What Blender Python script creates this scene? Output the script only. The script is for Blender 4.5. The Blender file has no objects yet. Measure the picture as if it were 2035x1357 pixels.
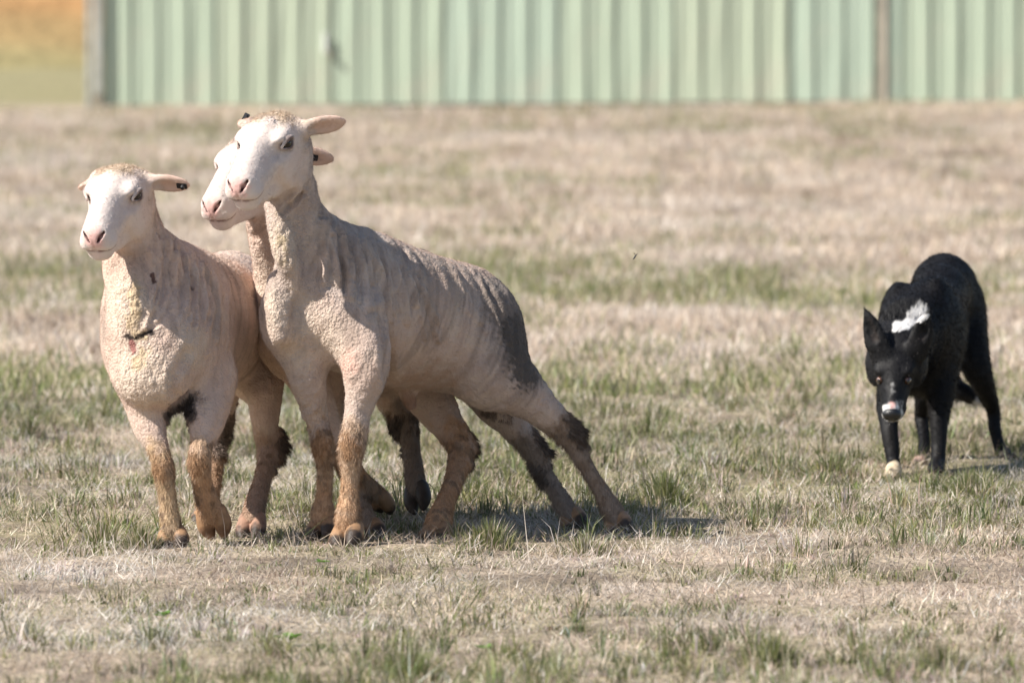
import bpy, bmesh, math, os
import numpy as np
from mathutils import Vector, Matrix

# ------------------------------------------------------------------ camera, sky, sun, exposure
QUICK = os.environ.get('QUICK_ANIMALS') == '1'
scene = bpy.context.scene
coll = scene.collection
W_PX, H_PX, F_PX = 2035.0, 1357.0, 17000.0
CAM_H, HORIZON = 1.7, -355.0
PITCH = math.atan((H_PX / 2 - HORIZON) / F_PX)
cam_data = bpy.data.cameras.new('camera')
cam_data.sensor_width = 36.0
cam_data.lens = 36.0 * F_PX / W_PX
cam_data.clip_start, cam_data.clip_end = 0.5, 3000.0
cam_data.dof.use_dof = True
cam_data.dof.focus_distance = 20.15
cam_data.dof.aperture_fstop = cam_data.lens / 1000.0 / 0.049
cam = bpy.data.objects.new('camera', cam_data)
cam.location = (0, 0, CAM_H)
cam.rotation_euler = (math.pi / 2 - PITCH, 0, 0)
coll.objects.link(cam)
scene.camera = cam

SUN_EL, SUN_SIDE = math.radians(43), math.radians(19)     # height; how far the sun swings from the left towards the viewer
to_sun = Vector((-math.cos(SUN_EL) * math.cos(SUN_SIDE), -math.cos(SUN_EL) * math.sin(SUN_SIDE), math.sin(SUN_EL)))
world = bpy.data.worlds.new('World')
scene.world = world
world.use_nodes = True
wn = world.node_tree
sky = wn.nodes.new('ShaderNodeTexSky')
sky.sky_type = 'NISHITA'
sky.sun_disc = False
sky.sun_elevation = SUN_EL
sky.sun_rotation = math.atan2(to_sun.x, to_sun.y)
wn.links.new(sky.outputs[0], wn.nodes['Background'].inputs[0])
wn.nodes['Background'].inputs[1].default_value = 0.085
sun_data = bpy.data.lights.new('sun', 'SUN')
sun_data.energy = 5.0
sun_data.angle = math.radians(0.5)
sun_data.color = (1.0, 0.95, 0.87)
sun = bpy.data.objects.new('sun', sun_data)
sun.rotation_euler = to_sun.to_track_quat('Z', 'Y').to_euler()
sun.location = (-8, 10, 12)
coll.objects.link(sun)
scene.view_settings.view_transform = 'Standard'
scene.view_settings.look = 'None'
scene.view_settings.gamma = 1.0
scene.view_settings.use_curve_mapping = False
scene.view_settings.exposure = 0.67
scene.cycles.max_bounces = 6
scene.cycles.use_denoising = True

rng = np.random.default_rng(7)

# ------------------------------------------------------------------ helpers
def P(px, py, Y):
    """a spot of the place: seen at photo pixel (px, py), Y metres in front of the camera"""
    a, b = (px - W_PX / 2) / F_PX, (H_PX / 2 - py) / F_PX
    c, s = math.cos(PITCH), math.sin(PITCH)
    dx, dy, dz = a, b * s + c, b * c - s
    t = Y / dy
    return np.array([dx * t, Y, CAM_H + dz * t])

def groundY(py):
    c, s = math.cos(PITCH), math.sin(PITCH)
    b = (H_PX / 2 - py) / F_PX
    return CAM_H * (b * s + c) / (s - b * c)

def to_px(v):
    v = np.asarray(v)
    c, s = math.cos(PITCH), math.sin(PITCH)
    y, z = v[..., 1], v[..., 2] - CAM_H
    d = y * c - z * s
    return W_PX / 2 + F_PX * v[..., 0] / d, H_PX / 2 - F_PX * (y * s + z * c) / d

def _hash(ix, iy, iz, seed):
    h = (ix.astype(np.uint32) * np.uint32(374761393) + iy.astype(np.uint32) * np.uint32(668265263)
         + iz.astype(np.uint32) * np.uint32(2147483647) + np.uint32(seed * 1013904223 & 0xffffffff))
    h = (h ^ (h >> np.uint32(13))) * np.uint32(1274126177)
    h = (h ^ (h >> np.uint32(16))) * np.uint32(2246822519)
    return (h ^ (h >> np.uint32(15))).astype(np.float32) / 4294967296.0

def vnoise(p, seed=0):
    """smooth value noise, -1..1, p already scaled (n,3)"""
    p = np.asarray(p, dtype=np.float64)
    i = np.floor(p); f = (p - i).astype(np.float32); i = i.astype(np.int64)
    f = f * f * f * (f * (f * 6 - 15) + 10)
    out = 0
    for dx in (0, 1):
        wx = f[:, 0] if dx else 1 - f[:, 0]
        for dy in (0, 1):
            wy = f[:, 1] if dy else 1 - f[:, 1]
            for dz in (0, 1):
                wz = f[:, 2] if dz else 1 - f[:, 2]
                out = out + wx * wy * wz * _hash(i[:, 0] + dx, i[:, 1] + dy, i[:, 2] + dz, seed)
    return out * 2 - 1

def fbm(p, seed=0, octaves=3):
    s, a, t = 0, 1.0, 0
    p = np.asarray(p, dtype=np.float64)
    for k in range(octaves):
        s = s + a * vnoise(p * 2.03 ** k, seed + k); t += a; a *= 0.5
    return s / t

def fbm2(x, y, scale, seed=0, octaves=3):
    return fbm(np.stack([x / scale, y / scale, np.full_like(x, 0.37)], 1), seed, octaves)

def sstep(a, b, x):
    t = np.clip((x - a) / (b - a), 0, 1)
    return t * t * (3 - 2 * t)

def link_nodes(mat):
    mat.use_nodes = True
    nt = mat.node_tree
    return nt, nt.nodes, nt.links, nt.nodes['Principled BSDF']

def mesh_obj(name, verts, faces, mat, parent=None, base=None, smooth=True, cols=None):
    """verts (n,3) in world space; faces (m,3|4) int array; ONE mesh object"""
    verts = np.asarray(verts, dtype=np.float32)
    faces = np.asarray(faces, dtype=np.int32)
    if base is not None:
        verts = verts - np.asarray(base, dtype=np.float32)
    me = bpy.data.meshes.new(name)
    k = faces.shape[1]
    me.vertices.add(len(verts)); me.vertices.foreach_set('co', verts.ravel())
    me.loops.add(faces.size); me.loops.foreach_set('vertex_index', faces.ravel())
    me.polygons.add(len(faces))
    me.polygons.foreach_set('loop_start', np.arange(0, faces.size, k, dtype=np.int32))
    me.polygons.foreach_set('loop_total', np.full(len(faces), k, dtype=np.int32))
    me.polygons.foreach_set('use_smooth', np.full(len(faces), smooth, dtype=bool))
    me.update(calc_edges=True)
    if cols is not None:
        at = me.color_attributes.new('Col', 'FLOAT_COLOR', 'POINT')
        c = np.ones((len(verts), 4), dtype=np.float32); c[:, :3] = cols
        at.data.foreach_set('color', c.ravel())
    me.materials.append(mat)
    ob = bpy.data.objects.new(name, me)
    coll.objects.link(ob)
    if parent is not None:
        ob.parent = parent
    return ob

def empty(name, loc, label=None, cat=None, group=None):
    o = bpy.data.objects.new(name, None)
    o.location = loc; o.empty_display_size = 0.1
    coll.objects.link(o)
    if label: tag(o, label, cat, group)
    return o

def tag(o, label, cat, group=None, kind=None):
    o['label'] = label
    if cat: o['category'] = cat
    if group: o['group'] = group
    if kind: o['kind'] = kind
    return o

# ------------------------------------------------------------------ implicit-surface modelling for the animals
def axis(lo, hi, fine, h, hf):
    """grid coordinates lo..hi at step h, at step hf inside the fine intervals"""
    out = [lo]
    while out[-1] < hi:
        x = out[-1]
        out.append(x + (hf if any(a - 1e-9 <= x < b for a, b in fine) else h))
    return np.array(out)

class Blob:
    """smooth union of ellipsoids and tapered limbs on a grid, meshed as one continuous surface"""
    def __init__(self, lo, hi, h, fine=None, hf=None):
        fine = fine or [[], [], []]
        self.ax = [axis(lo[k], hi[k], fine[k], h, hf or h) for k in range(3)]
        self.d = np.full([len(a) for a in self.ax], 0.5, dtype=np.float32)
    def box(self, lo, hi):
        sl, co = [], []
        for k in range(3):
            i0 = max(0, np.searchsorted(self.ax[k], lo[k])); i1 = min(len(self.ax[k]), np.searchsorted(self.ax[k], hi[k]))
            sl.append(slice(i0, i1)); sh = [1, 1, 1]; sh[k] = -1
            co.append(self.ax[k][i0:i1].astype(np.float32).reshape(sh))
        return tuple(sl), co
    def mix(self, sl, d, k, cut=False):
        a = self.d[sl]
        if a.size == 0: return
        if cut:
            h = np.clip(0.5 - 0.5 * (a + d) / k, 0, 1)
            self.d[sl] = a * (1 - h) - d * h + k * h * (1 - h)
        else:
            h = np.clip(0.5 + 0.5 * (a - d) / k, 0, 1)
            self.d[sl] = a * (1 - h) + d * h - k * h * (1 - h)
    def ell(self, c, r, R=None, k=0.04, cut=False):
        c = np.asarray(c, float); r = np.asarray(r, float)
        R = np.eye(3) if R is None else np.asarray(R)          # columns: local axes in world space
        ext = np.sqrt(((R * r[None, :]) ** 2).sum(1)) + k * 1.2 + 0.012
        sl, (x, y, z) = self.box(c - ext, c + ext)
        x, y, z = x - c[0], y - c[1], z - c[2]
        k0 = 0; k1 = 0
        for j in range(3):
            q = x * R[0, j] + y * R[1, j] + z * R[2, j]
            k0 = k0 + (q / r[j]) ** 2; k1 = k1 + (q / r[j] ** 2) ** 2
        k0 = np.sqrt(k0); k1 = np.sqrt(k1)
        d = k0 * (k0 - 1) / np.maximum(k1, 1e-4)
        d = np.where(k0 < 0.2, -min(r) * (1 - k0), d)
        self.mix(sl, d.astype(np.float32), k, cut)
    def limb(self, pts, k=0.025, cut=False, sub=5, flat=None):
        """pts: list of (xyz, radius); a smooth tapering tube. flat=(axis, factor) thins it along an axis"""
        c = np.array([np.r_[p, r] for p, r in pts], float)
        c = catmull(c, sub)
        rm = c[:, 3].max() + k * 1.2 + 0.012
        sl, (x, y, z) = self.box(c[:, :3].min(0) - rm, c[:, :3].max(0) + rm)
        best = None
        for a, b in zip(c[:-1], c[1:]):
            ba = b[:3] - a[:3]; L = float(ba @ ba) + 1e-12
            X, Y, Z = x - a[0], y - a[1], z - a[2]
            t = np.clip((X * ba[0] + Y * ba[1] + Z * ba[2]) / L, 0, 1)
            ex, ey, ez = X - t * ba[0], Y - t * ba[1], Z - t * ba[2]
            q = ex * ex + ey * ey + ez * ez
            if flat is not None:
                n, f = flat
                w = ex * n[0] + ey * n[1] + ez * n[2]
                q = q + w * w * (1 / (f * f) - 1)
            d = np.sqrt(q) - (a[3] + t * (b[3] - a[3]))
            best = d if best is None else np.minimum(best, d)
        self.mix(sl, best.astype(np.float32), k, cut)
    def mesh(self):
        d = self.d; ax = self.ax
        s = d < 0
        nx, ny, nz = d.shape
        cnt = np.zeros((nx - 1, ny - 1, nz - 1), dtype=np.uint8)
        for i in (0, 1):
            for j in (0, 1):
                for k in (0, 1):
                    cnt += s[i:nx - 1 + i, j:ny - 1 + j, k:nz - 1 + k]
        cells = np.argwhere((cnt > 0) & (cnt < 8))
        idx = np.full(cnt.shape, -1, dtype=np.int32)
        idx[tuple(cells.T)] = np.arange(len(cells))
        acc = np.zeros((len(cells), 3)); n = np.zeros(len(cells))
        cor = [(i, j, k) for i in (0, 1) for j in (0, 1) for k in (0, 1)]
        for a in range(8):
            for b in range(a + 1, 8):
                A, B = np.array(cor[a]), np.array(cor[b])
                if np.abs(A - B).sum() != 1: continue
                ia, ib = cells + A, cells + B
                da, db = d[tuple(ia.T)], d[tuple(ib.T)]
                m = (da < 0) != (db < 0)
                t = np.where(m, da / np.where(m, da - db, 1), 0)
                pa = np.stack([ax[q][ia[:, q]] for q in range(3)], 1); pb = np.stack([ax[q][ib[:, q]] for q in range(3)], 1)
                acc += np.where(m[:, None], pa + t[:, None] * (pb - pa), 0); n += m
        verts = acc / n[:, None]
        quads = []
        for q in range(3):
            u, v = (q + 1) % 3, (q + 2) % 3
            s0 = [slice(None)] * 3; s1 = [slice(None)] * 3
            s0[q] = slice(0, -1); s1[q] = slice(1, None)
            e = np.argwhere(s[tuple(s0)] != s[tuple(s1)])
            ok = (e[:, u] > 0) & (e[:, v] > 0) & (e[:, u] < d.shape[u] - 1) & (e[:, v] < d.shape[v] - 1)
            e = e[ok]
            def at(du, dv):
                f = e.copy(); f[:, u] += du; f[:, v] += dv
                return idx[tuple(f.T)]
            Q = np.stack([at(-1, -1), at(0, -1), at(0, 0), at(-1, 0)], 1)
            flip = ~s[tuple(e.T)]
            Q[flip] = Q[flip][:, ::-1]
            quads.append(Q)
        return verts, np.concatenate(quads)

def catmull(c, sub):
    if len(c) < 3: 
        t = np.linspace(0, 1, 2)[:, None]
        return c[0] * (1 - t) + c[-1] * t
    e = np.vstack([2 * c[0] - c[1], c, 2 * c[-1] - c[-2]])
    out = []
    for i in range(1, len(e) - 2):
        for t in np.linspace(0, 1, sub, endpoint=False):
            p0, p1, p2, p3 = e[i - 1], e[i], e[i + 1], e[i + 2]
            out.append(0.5 * (2 * p1 + (p2 - p0) * t + (2 * p0 - 5 * p1 + 4 * p2 - p3) * t * t + (3 * p1 - p0 - 3 * p2 + p3) * t ** 3))
    out.append(c[-1])
    out = np.array(out); out[:, 3] = np.maximum(out[:, 3], 0.0015)
    return out

def normals(v, q):
    n = np.cross(v[q[:, 2]] - v[q[:, 0]], v[q[:, 3]] - v[q[:, 1]])
    vn = np.zeros_like(v)
    for k in range(4): np.add.at(vn, q[:, k], n)
    return vn / (np.linalg.norm(vn, axis=1)[:, None] + 1e-12)

def relax(v, q, it=2, w=0.5):
    for _ in range(it):
        acc = np.zeros_like(v); n = np.zeros(len(v))
        for a, b in ((0, 1), (1, 2), (2, 3), (3, 0)):
            np.add.at(acc, q[:, a], v[q[:, b]]); np.add.at(n, q[:, a], 1)
            np.add.at(acc, q[:, b], v[q[:, a]]); np.add.at(n, q[:, b], 1)
        v = v * (1 - w) + w * acc / n[:, None]
    return v

def frame(fwd, up=(0, 0, 1)):
    f = np.asarray(fwd, float); f = f / np.linalg.norm(f)
    l = np.cross(up, f); l = l / np.linalg.norm(l)
    u = np.cross(f, l)
    return np.stack([f, l, u], 1)                                  # columns forward, left, up

def seg_dist(p, a, b):
    ba = b - a; t = np.clip(((p - a) @ ba) / (ba @ ba + 1e-12), 0, 1)
    return np.linalg.norm(p - a - t[:, None] * ba, axis=1)

def stroke2d(px, py, pts):
    """pixel distance from each vertex to a polyline"""
    best = np.full(len(px), 1e9)
    for (x0, y0), (x1, y1) in zip(pts[:-1], pts[1:]):
        bx, by = x1 - x0, y1 - y0
        t = np.clip(((px - x0) * bx + (py - y0) * by) / (bx * bx + by * by + 1e-9), 0, 1)
        best = np.minimum(best, np.hypot(px - x0 - t * bx, py - y0 - t * by))
    return best

class Paint:
    def __init__(self, v, base): self.v = v; self.c = np.tile(np.array(base, float), (len(v), 1))
    def put(self, w, col): self.c = self.c * (1 - w[:, None]) + np.array(col) * w[:, None]
    def ball(self, c, r, col, a=1.0, soft=0.5, noise=0.35, sc=0.02, seed=1):
        d = np.linalg.norm(self.v - c, axis=1) / r
        m = d < 1.6
        w = np.zeros(len(d)); n = fbm(self.v[m] / sc, seed, 2)
        w[m] = a * (1 - sstep(1 - soft, 1.0, d[m] + noise * n)); self.put(w, col)
    def streaks(self, c, r, col, u, a=0.9, seed=2, size=0.016):
        c = np.asarray(c); d = np.linalg.norm(self.v - c, axis=1) / r; m = d < 1.5
        q = self.v[m]; ax = q @ np.asarray(u, float)
        n = fbm(np.stack([(ax + 0.45 * q[:, 2]) / size, q[:, 2] / 0.07, q[:, 0] / 0.2], 1), seed, 3)
        w = np.zeros(len(d)); w[m] = a * (1 - sstep(0.45, 1.0, d[m] + 0.75 * n)); self.put(w, col)
    def tube(self, pts, r, col, a=1.0, soft=0.5, noise=0.35, sc=0.02, seed=1):
        d = np.full(len(self.v), 1e9)
        for p, q in zip(pts[:-1], pts[1:]): d = np.minimum(d, seg_dist(self.v, np.asarray(p), np.asarray(q)))
        d /= r; m = d < 1.6
        w = np.zeros(len(d)); n = fbm(self.v[m] / sc, seed, 2)
        w[m] = a * (1 - sstep(1 - soft, 1.0, d[m] + noise * n)); self.put(w, col)

# ------------------------------------------------------------------ materials
def mat_attr(name, rough=0.85, var=0.25, bump=0.5, bscale=260.0, sheen=0.0, sss=0.0, spec=0.25, dist=0.004, var_scale=45.0):
    m = bpy.data.materials.new(name)
    nt, N, L, B = link_nodes(m)
    at = N.new('ShaderNodeAttribute'); at.attribute_name = 'Col'
    tc = N.new('ShaderNodeTexCoord')
    n1 = N.new('ShaderNodeTexNoise'); n1.inputs['Scale'].default_value = var_scale; n1.inputs['Detail'].default_value = 5
    L.new(tc.outputs['Object'], n1.inputs['Vector'])
    mr = N.new('ShaderNodeMapRange'); mr.inputs[1].default_value = 0.25; mr.inputs[2].default_value = 0.75
    mr.inputs[3].default_value = 1 - var; mr.inputs[4].default_value = 1 + var * 0.6
    L.new(n1.outputs['Fac'], mr.inputs[0])
    mx = N.new('ShaderNodeMix'); mx.data_type = 'RGBA'; mx.blend_type = 'MULTIPLY'; mx.inputs[0].default_value = 1
    L.new(at.outputs['Color'], mx.inputs[6]); L.new(mr.outputs[0], mx.inputs[7])
    L.new(mx.outputs[2], B.inputs['Base Color'])
    B.inputs['Roughness'].default_value = rough
    B.inputs['Specular IOR Level'].default_value = spec
    if bump:
        n2 = N.new('ShaderNodeTexNoise'); n2.inputs['Scale'].default_value = bscale; n2.inputs['Detail'].default_value = 3
        L.new(tc.outputs['Object'], n2.inputs['Vector'])
        bp = N.new('ShaderNodeBump'); bp.inputs['Strength'].default_value = bump; bp.inputs['Distance'].default_value = dist
        L.new(n2.outputs['Fac'], bp.inputs['Height']); L.new(bp.outputs[0], B.inputs['Normal'])
    if sheen:
        B.inputs['Sheen Weight'].default_value = sheen; B.inputs['Sheen Roughness'].default_value = 0.5
    if sss:
        B.inputs['Subsurface Weight'].default_value = sss; B.inputs['Subsurface Scale'].default_value = 0.006
        B.inputs['Subsurface Radius'].default_value = (1.0, 0.5, 0.35)
    return m

def mat_wool(name):
    m = bpy.data.materials.new(name)
    nt, N, L, B = link_nodes(m)
    at = N.new('ShaderNodeAttribute'); at.attribute_name = 'Col'
    fm = N.new('ShaderNodeAttribute'); fm.attribute_name = 'Nap'
    tc = N.new('ShaderNodeTexCoord')
    def noise(scale, detail, stretch=None):
        n = N.new('ShaderNodeTexNoise'); n.inputs['Scale'].default_value = scale; n.inputs['Detail'].default_value = detail
        src = tc.outputs['Object']
        if stretch:
            mp = N.new('ShaderNodeMapping'); mp.inputs['Scale'].default_value = stretch; L.new(src, mp.inputs['Vector']); src = mp.outputs[0]
        L.new(src, n.inputs['Vector']); return n.outputs['Fac']
    def math_(op, a, b):
        n = N.new('ShaderNodeMath'); n.operation = op
        for i, q in enumerate((a, b)):
            if isinstance(q, (int, float)): n.inputs[i].default_value = q
            else: L.new(q, n.inputs[i])
        return n.outputs[0]
    curl = noise(170.0, 2.5); fine = noise(380.0, 2); comb = noise(1.0, 3, (105, 105, 13)); blot = noise(38.0, 5)
    vor = N.new('ShaderNodeTexVoronoi'); vor.inputs['Scale'].default_value = 150.0; L.new(tc.outputs['Object'], vor.inputs['Vector'])
    h = math_('ADD', math_('MULTIPLY', curl, 0.9), math_('MULTIPLY', comb, 0.75))
    h = math_('ADD', h, math_('MULTIPLY', vor.outputs['Distance'], -0.55)); h = math_('ADD', h, math_('MULTIPLY', fine, 0.35))
    st = math_('ADD', math_('MULTIPLY', fm.outputs['Fac'], 0.85), 0.10)
    bp = N.new('ShaderNodeBump'); bp.inputs['Distance'].default_value = 0.0075
    L.new(st, bp.inputs['Strength']); L.new(h, bp.inputs['Height']); L.new(bp.outputs[0], B.inputs['Normal'])
    tone = math_('ADD', math_('MULTIPLY', blot, 0.5), math_('MULTIPLY', comb, 0.5))
    mr = N.new('ShaderNodeMapRange'); mr.inputs[1].default_value = 0.3; mr.inputs[2].default_value = 0.7; mr.inputs[3].default_value = 0.78; mr.inputs[4].default_value = 1.12
    L.new(tone, mr.inputs[0])
    one = N.new('ShaderNodeMix'); one.data_type = 'FLOAT'; one.inputs[2].default_value = 0.97
    L.new(fm.outputs['Fac'], one.inputs[0]); L.new(mr.outputs[0], one.inputs[3])
    mx = N.new('ShaderNodeMix'); mx.data_type = 'RGBA'; mx.blend_type = 'MULTIPLY'; mx.inputs[0].default_value = 1
    L.new(at.outputs['Color'], mx.inputs[6]); L.new(one.outputs[0], mx.inputs[7]); L.new(mx.outputs[2], B.inputs['Base Color'])
    B.inputs['Roughness'].default_value = 0.9; B.inputs['Specular IOR Level'].default_value = 0.12
    B.inputs['Sheen Weight'].default_value = 0.1; B.inputs['Sheen Roughness'].default_value = 0.5
    return m

def mat_plain(name, col, rough=0.6, spec=0.4, var=0.15, scale=60.0, bump=0.2, coat=0.0, metal=0.0):
    m = bpy.data.materials.new(name)
    nt, N, L, B = link_nodes(m)
    tc = N.new('ShaderNodeTexCoord')
    n1 = N.new('ShaderNodeTexNoise'); n1.inputs['Scale'].default_value = scale; n1.inputs['Detail'].default_value = 4
    L.new(tc.outputs['Object'], n1.inputs['Vector'])
    cr = N.new('ShaderNodeValToRGB')
    cr.color_ramp.elements[0].position = 0.3; cr.color_ramp.elements[1].position = 0.7
    cr.color_ramp.elements[0].color = (*[c * (1 - var) for c in col], 1)
    cr.color_ramp.elements[1].color = (*[min(1, c * (1 + var)) for c in col], 1)
    L.new(n1.outputs['Fac'], cr.inputs[0]); L.new(cr.outputs[0], B.inputs['Base Color'])
    B.inputs['Roughness'].default_value = rough; B.inputs['Specular IOR Level'].default_value = spec
    B.inputs['Metallic'].default_value = metal
    B.inputs['Coat Weight'].default_value = coat; B.inputs['Coat Roughness'].default_value = 0.05
    if bump:
        bp = N.new('ShaderNodeBump'); bp.inputs['Strength'].default_value = bump; bp.inputs['Distance'].default_value = 0.002
        L.new(n1.outputs['Fac'], bp.inputs['Height']); L.new(bp.outputs[0], B.inputs['Normal'])
    return m

M_WOOL = mat_wool('shorn_wool')
M_FUZZ = mat_attr('wool_strands', 0.9, 0.2, 0, sheen=0.0, spec=0.1)
M_DOG = mat_attr('black_fur', 0.6, 0.25, 0.12, 240.0, spec=0.2, dist=0.003)
M_DOGFUR = mat_attr('dog_hair_strands', 0.5, 0.3, 0, spec=0.22)
M_HOOF = mat_attr('horn_hoof', 0.55, 0.35, 0.4, 120.0, spec=0.3)
M_EYE = mat_plain('sheep_eye', (0.010, 0.006, 0.004), 0.2, 0.35, 0.3, 120, 0, coat=0.25)
M_DOGEYE = mat_plain('dog_eye_amber', (0.085, 0.03, 0.008), 0.1, 0.6, 0.3, 150, 0, coat=1.0)
M_PUPIL = mat_plain('pupil', (0.006, 0.005, 0.005), 0.08, 0.6, 0.1, 150, 0, coat=1.0)
M_TAG = mat_plain('black_plastic_tag', (0.012, 0.012, 0.014), 0.4, 0.5, 0.2, 90, 0.1)
M_DOGNOSE = mat_plain('wet_black_nose', (0.008, 0.008, 0.009), 0.32, 0.6, 0.3, 500, 0.6)

# ------------------------------------------------------------------ strands (wool fringes, fur): thin real blades rooted on a surface
def strands(name, roots, dirs, length, width, cols, mat, parent, base, bend=0.3, seed=3, single=False):
    r = np.random.default_rng(seed)
    n = len(roots)
    d = dirs / (np.linalg.norm(dirs, axis=1)[:, None] + 1e-9)
    side = np.cross(d, r.normal(size=(n, 3))); side /= np.linalg.norm(side, axis=1)[:, None] + 1e-9
    L = np.asarray(length)[:, None]; w = (np.asarray(width) if np.ndim(width) else np.full(n, width))[:, None]
    cv = np.cross(side, d) * bend * r.uniform(-1, 1, (n, 1))
    root = roots - d * 0.004
    mid = roots + d * L * 0.55 + cv * L * 0.35
    tip = roots + d * L + cv * L
    if single:
        v = np.stack([root - side * w, root + side * w, tip], 1).reshape(-1, 3)
        f = np.arange(n * 3, dtype=np.int32).reshape(-1, 3); c = np.repeat(cols, 3, axis=0)
    else:
        v = np.stack([root - side * w, root + side * w, mid + side * w * 0.7, mid - side * w * 0.7, tip], 1).reshape(-1, 3)
        b = np.arange(n)[:, None] * 5
        f = np.concatenate([b + [0, 1, 2], b + [0, 2, 3], b + [3, 2, 4]]).astype(np.int32)
        c = np.repeat(cols, 5, axis=0)
    o = mesh_obj(name, v, f, mat, parent, base, True, c)
    o['kind'] = 'stuff'
    return o

def uv_ball(name, c, r, mat, parent, base, fwd=None, squash=1.0, seg=20):
    bm = bmesh.new()
    bmesh.ops.create_uvsphere(bm, u_segments=seg, v_segments=seg // 2, radius=1)
    R = Matrix.Identity(3) if fwd is None else Matrix([list(x) for x in frame(fwd)])
    for v in bm.verts:
        q = Vector((v.co.x * squash * r, v.co.y * r, v.co.z * r))
        v.co = R @ q + Vector(c - np.asarray(base))
    for f in bm.faces: f.smooth = True
    me = bpy.data.meshes.new(name); bm.to_mesh(me); bm.free(); me.materials.append(mat)
    o = bpy.data.objects.new(name, me); coll.objects.link(o); o.parent = parent
    return o

# ------------------------------------------------------------------ sheep
WOOL, CREAM, FACE = (0.58, 0.435, 0.36), (0.66, 0.535, 0.43), (0.69, 0.595, 0.545)
PINK, TAN, RUST, DIRT, DARK = (0.74, 0.43, 0.39), (0.52, 0.365, 0.245), (0.30, 0.17, 0.09), (0.17, 0.135, 0.11), (0.060, 0.048, 0.042)

def sheep_head(B, o, R, s, ears):
    """o: skull centre, R: columns forward/left/up, s: size. ears: [(+1|-1, direction, cup side, length)]"""
    T = lambda x, y, z: o + R @ (np.array([x if x < 0.06 else 0.06 + (x - 0.06) * 0.86, y, z]) * s)
    E = lambda c, r, k=0.02, cut=False, RR=None: B.ell(T(*c), np.array(r) * s, R if RR is None else RR, k * s, cut)
    E((0.012, 0, -0.006), (0.064, 0.062, 0.050), 0.03)
    E((0.045, 0, 0.014), (0.056, 0.053, 0.034), 0.03)                     # forehead
    B.limb([(T(0.05, 0, -0.010), 0.052 * s), (T(0.11, 0, -0.014), 0.044 * s), (T(0.165, 0, -0.023), 0.0395 * s), (T(0.190, 0, -0.027), 0.0375 * s)], 0.02 * s)
    B.limb([(T(0.05, 0, 0.026), 0.026 * s), (T(0.10, 0, 0.022), 0.022 * s), (T(0.15, 0, 0.010), 0.020 * s), (T(0.19, 0, -0.007), 0.018 * s)], 0.022 * s)  # roman nose
    B.limb([(T(-0.01, 0, -0.076), 0.036 * s), (T(0.05, 0, -0.080), 0.031 * s), (T(0.12, 0, -0.070), 0.025 * s), (T(0.185, 0, -0.060), 0.019 * s)], 0.022 * s)  # jaw
    E((0.209, 0, -0.016), (0.016, 0.028, 0.021), 0.012)                   # nose pad
    for q in (-1, 1):
        E((0.028, q * 0.040, -0.044), (0.060, 0.021, 0.052), 0.024)       # cheek
        E((0.058, q * 0.044, 0.030), (0.028, 0.014, 0.010), 0.014)        # brow
        E((0.084, q * 0.041, -0.008), (0.034, 0.010, 0.010), 0.014)       # cheekbone
        E((0.200, q * 0.021, -0.037), (0.021, 0.019, 0.017), 0.010)       # upper lip
        E((0.062, q * 0.066, 0.014), (0.015, 0.013, 0.011), 0.006, True)  # socket
        E((0.105, q * 0.056, 0.004), (0.035, 0.010, 0.012), 0.02, True)   # hollow before the eye
        B.limb([(T(0.228, q * 0.0085, -0.023), 0.0026 * s), (T(0.223, q * 0.0150, -0.013), 0.0046 * s), (T(0.215, q * 0.0210, -0.006), 0.0030 * s)], 0.004 * s, True)  # nostril
    E((0.196, 0, -0.064), (0.021, 0.026, 0.015), 0.010)                   # chin
    for q in (-1, 1):
        B.limb([(T(0.227, 0, -0.047), 0.0026 * s), (T(0.219, q * 0.020, -0.0490), 0.0028 * s), (T(0.190, q * 0.041, -0.044), 0.0034 * s), (T(0.145, q * 0.047, -0.033), 0.0030 * s)], 0.005 * s, True)  # mouth
    B.limb([(T(0.230, 0, -0.022), 0.0016 * s), (T(0.228, 0, -0.044), 0.0016 * s)], 0.004 * s, True)
    for q in (-1, 1):                                                     # lids
        B.limb([(T(0.042, q * 0.0590, 0.017), 0.0030 * s), (T(0.053, q * 0.0622, 0.0238), 0.0042 * s), (T(0.070, q * 0.0600, 0.0240), 0.0042 * s), (T(0.085, q * 0.0515, 0.015), 0.003 * s)], 0.004 * s)
        B.limb([(T(0.043, q * 0.0590, 0.013), 0.0026 * s), (T(0.062, q * 0.0612, 0.0040), 0.0034 * s), (T(0.085, q * 0.0510, 0.010), 0.0026 * s)], 0.004 * s)
    for q, d, cup, L in ears:
        d = np.asarray(d, float); d /= np.linalg.norm(d); cup = np.asarray(cup, float); cup = cup - d * (cup @ d); cup /= np.linalg.norm(cup)
        w = np.cross(d, cup); Re = np.stack([d, w, cup], 1)
        b = T(-0.005, q * 0.056, 0.012)
        B.limb([(b - d * 0.012, 0.021 * s), (b + d * 0.022 * s, 0.016 * s), (b + d * 0.04 * s, 0.013 * s)], 0.014 * s)
        c = b + d * L * 0.56
        B.limb([(b + d * L * 0.2, 0.017 * s), (b + d * L * 0.45, 0.024 * s), (b + d * L * 0.7, 0.022 * s), (b + d * L * 0.9, 0.013 * s), (b + d * L, 0.004)], 0.012 * s, flat=(cup, 0.36))
        B.ell(c + cup * 0.0115 * s, (L * 0.40, 0.016 * s, 0.0095 * s), Re, 0.006 * s, True)
    return T

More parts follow.
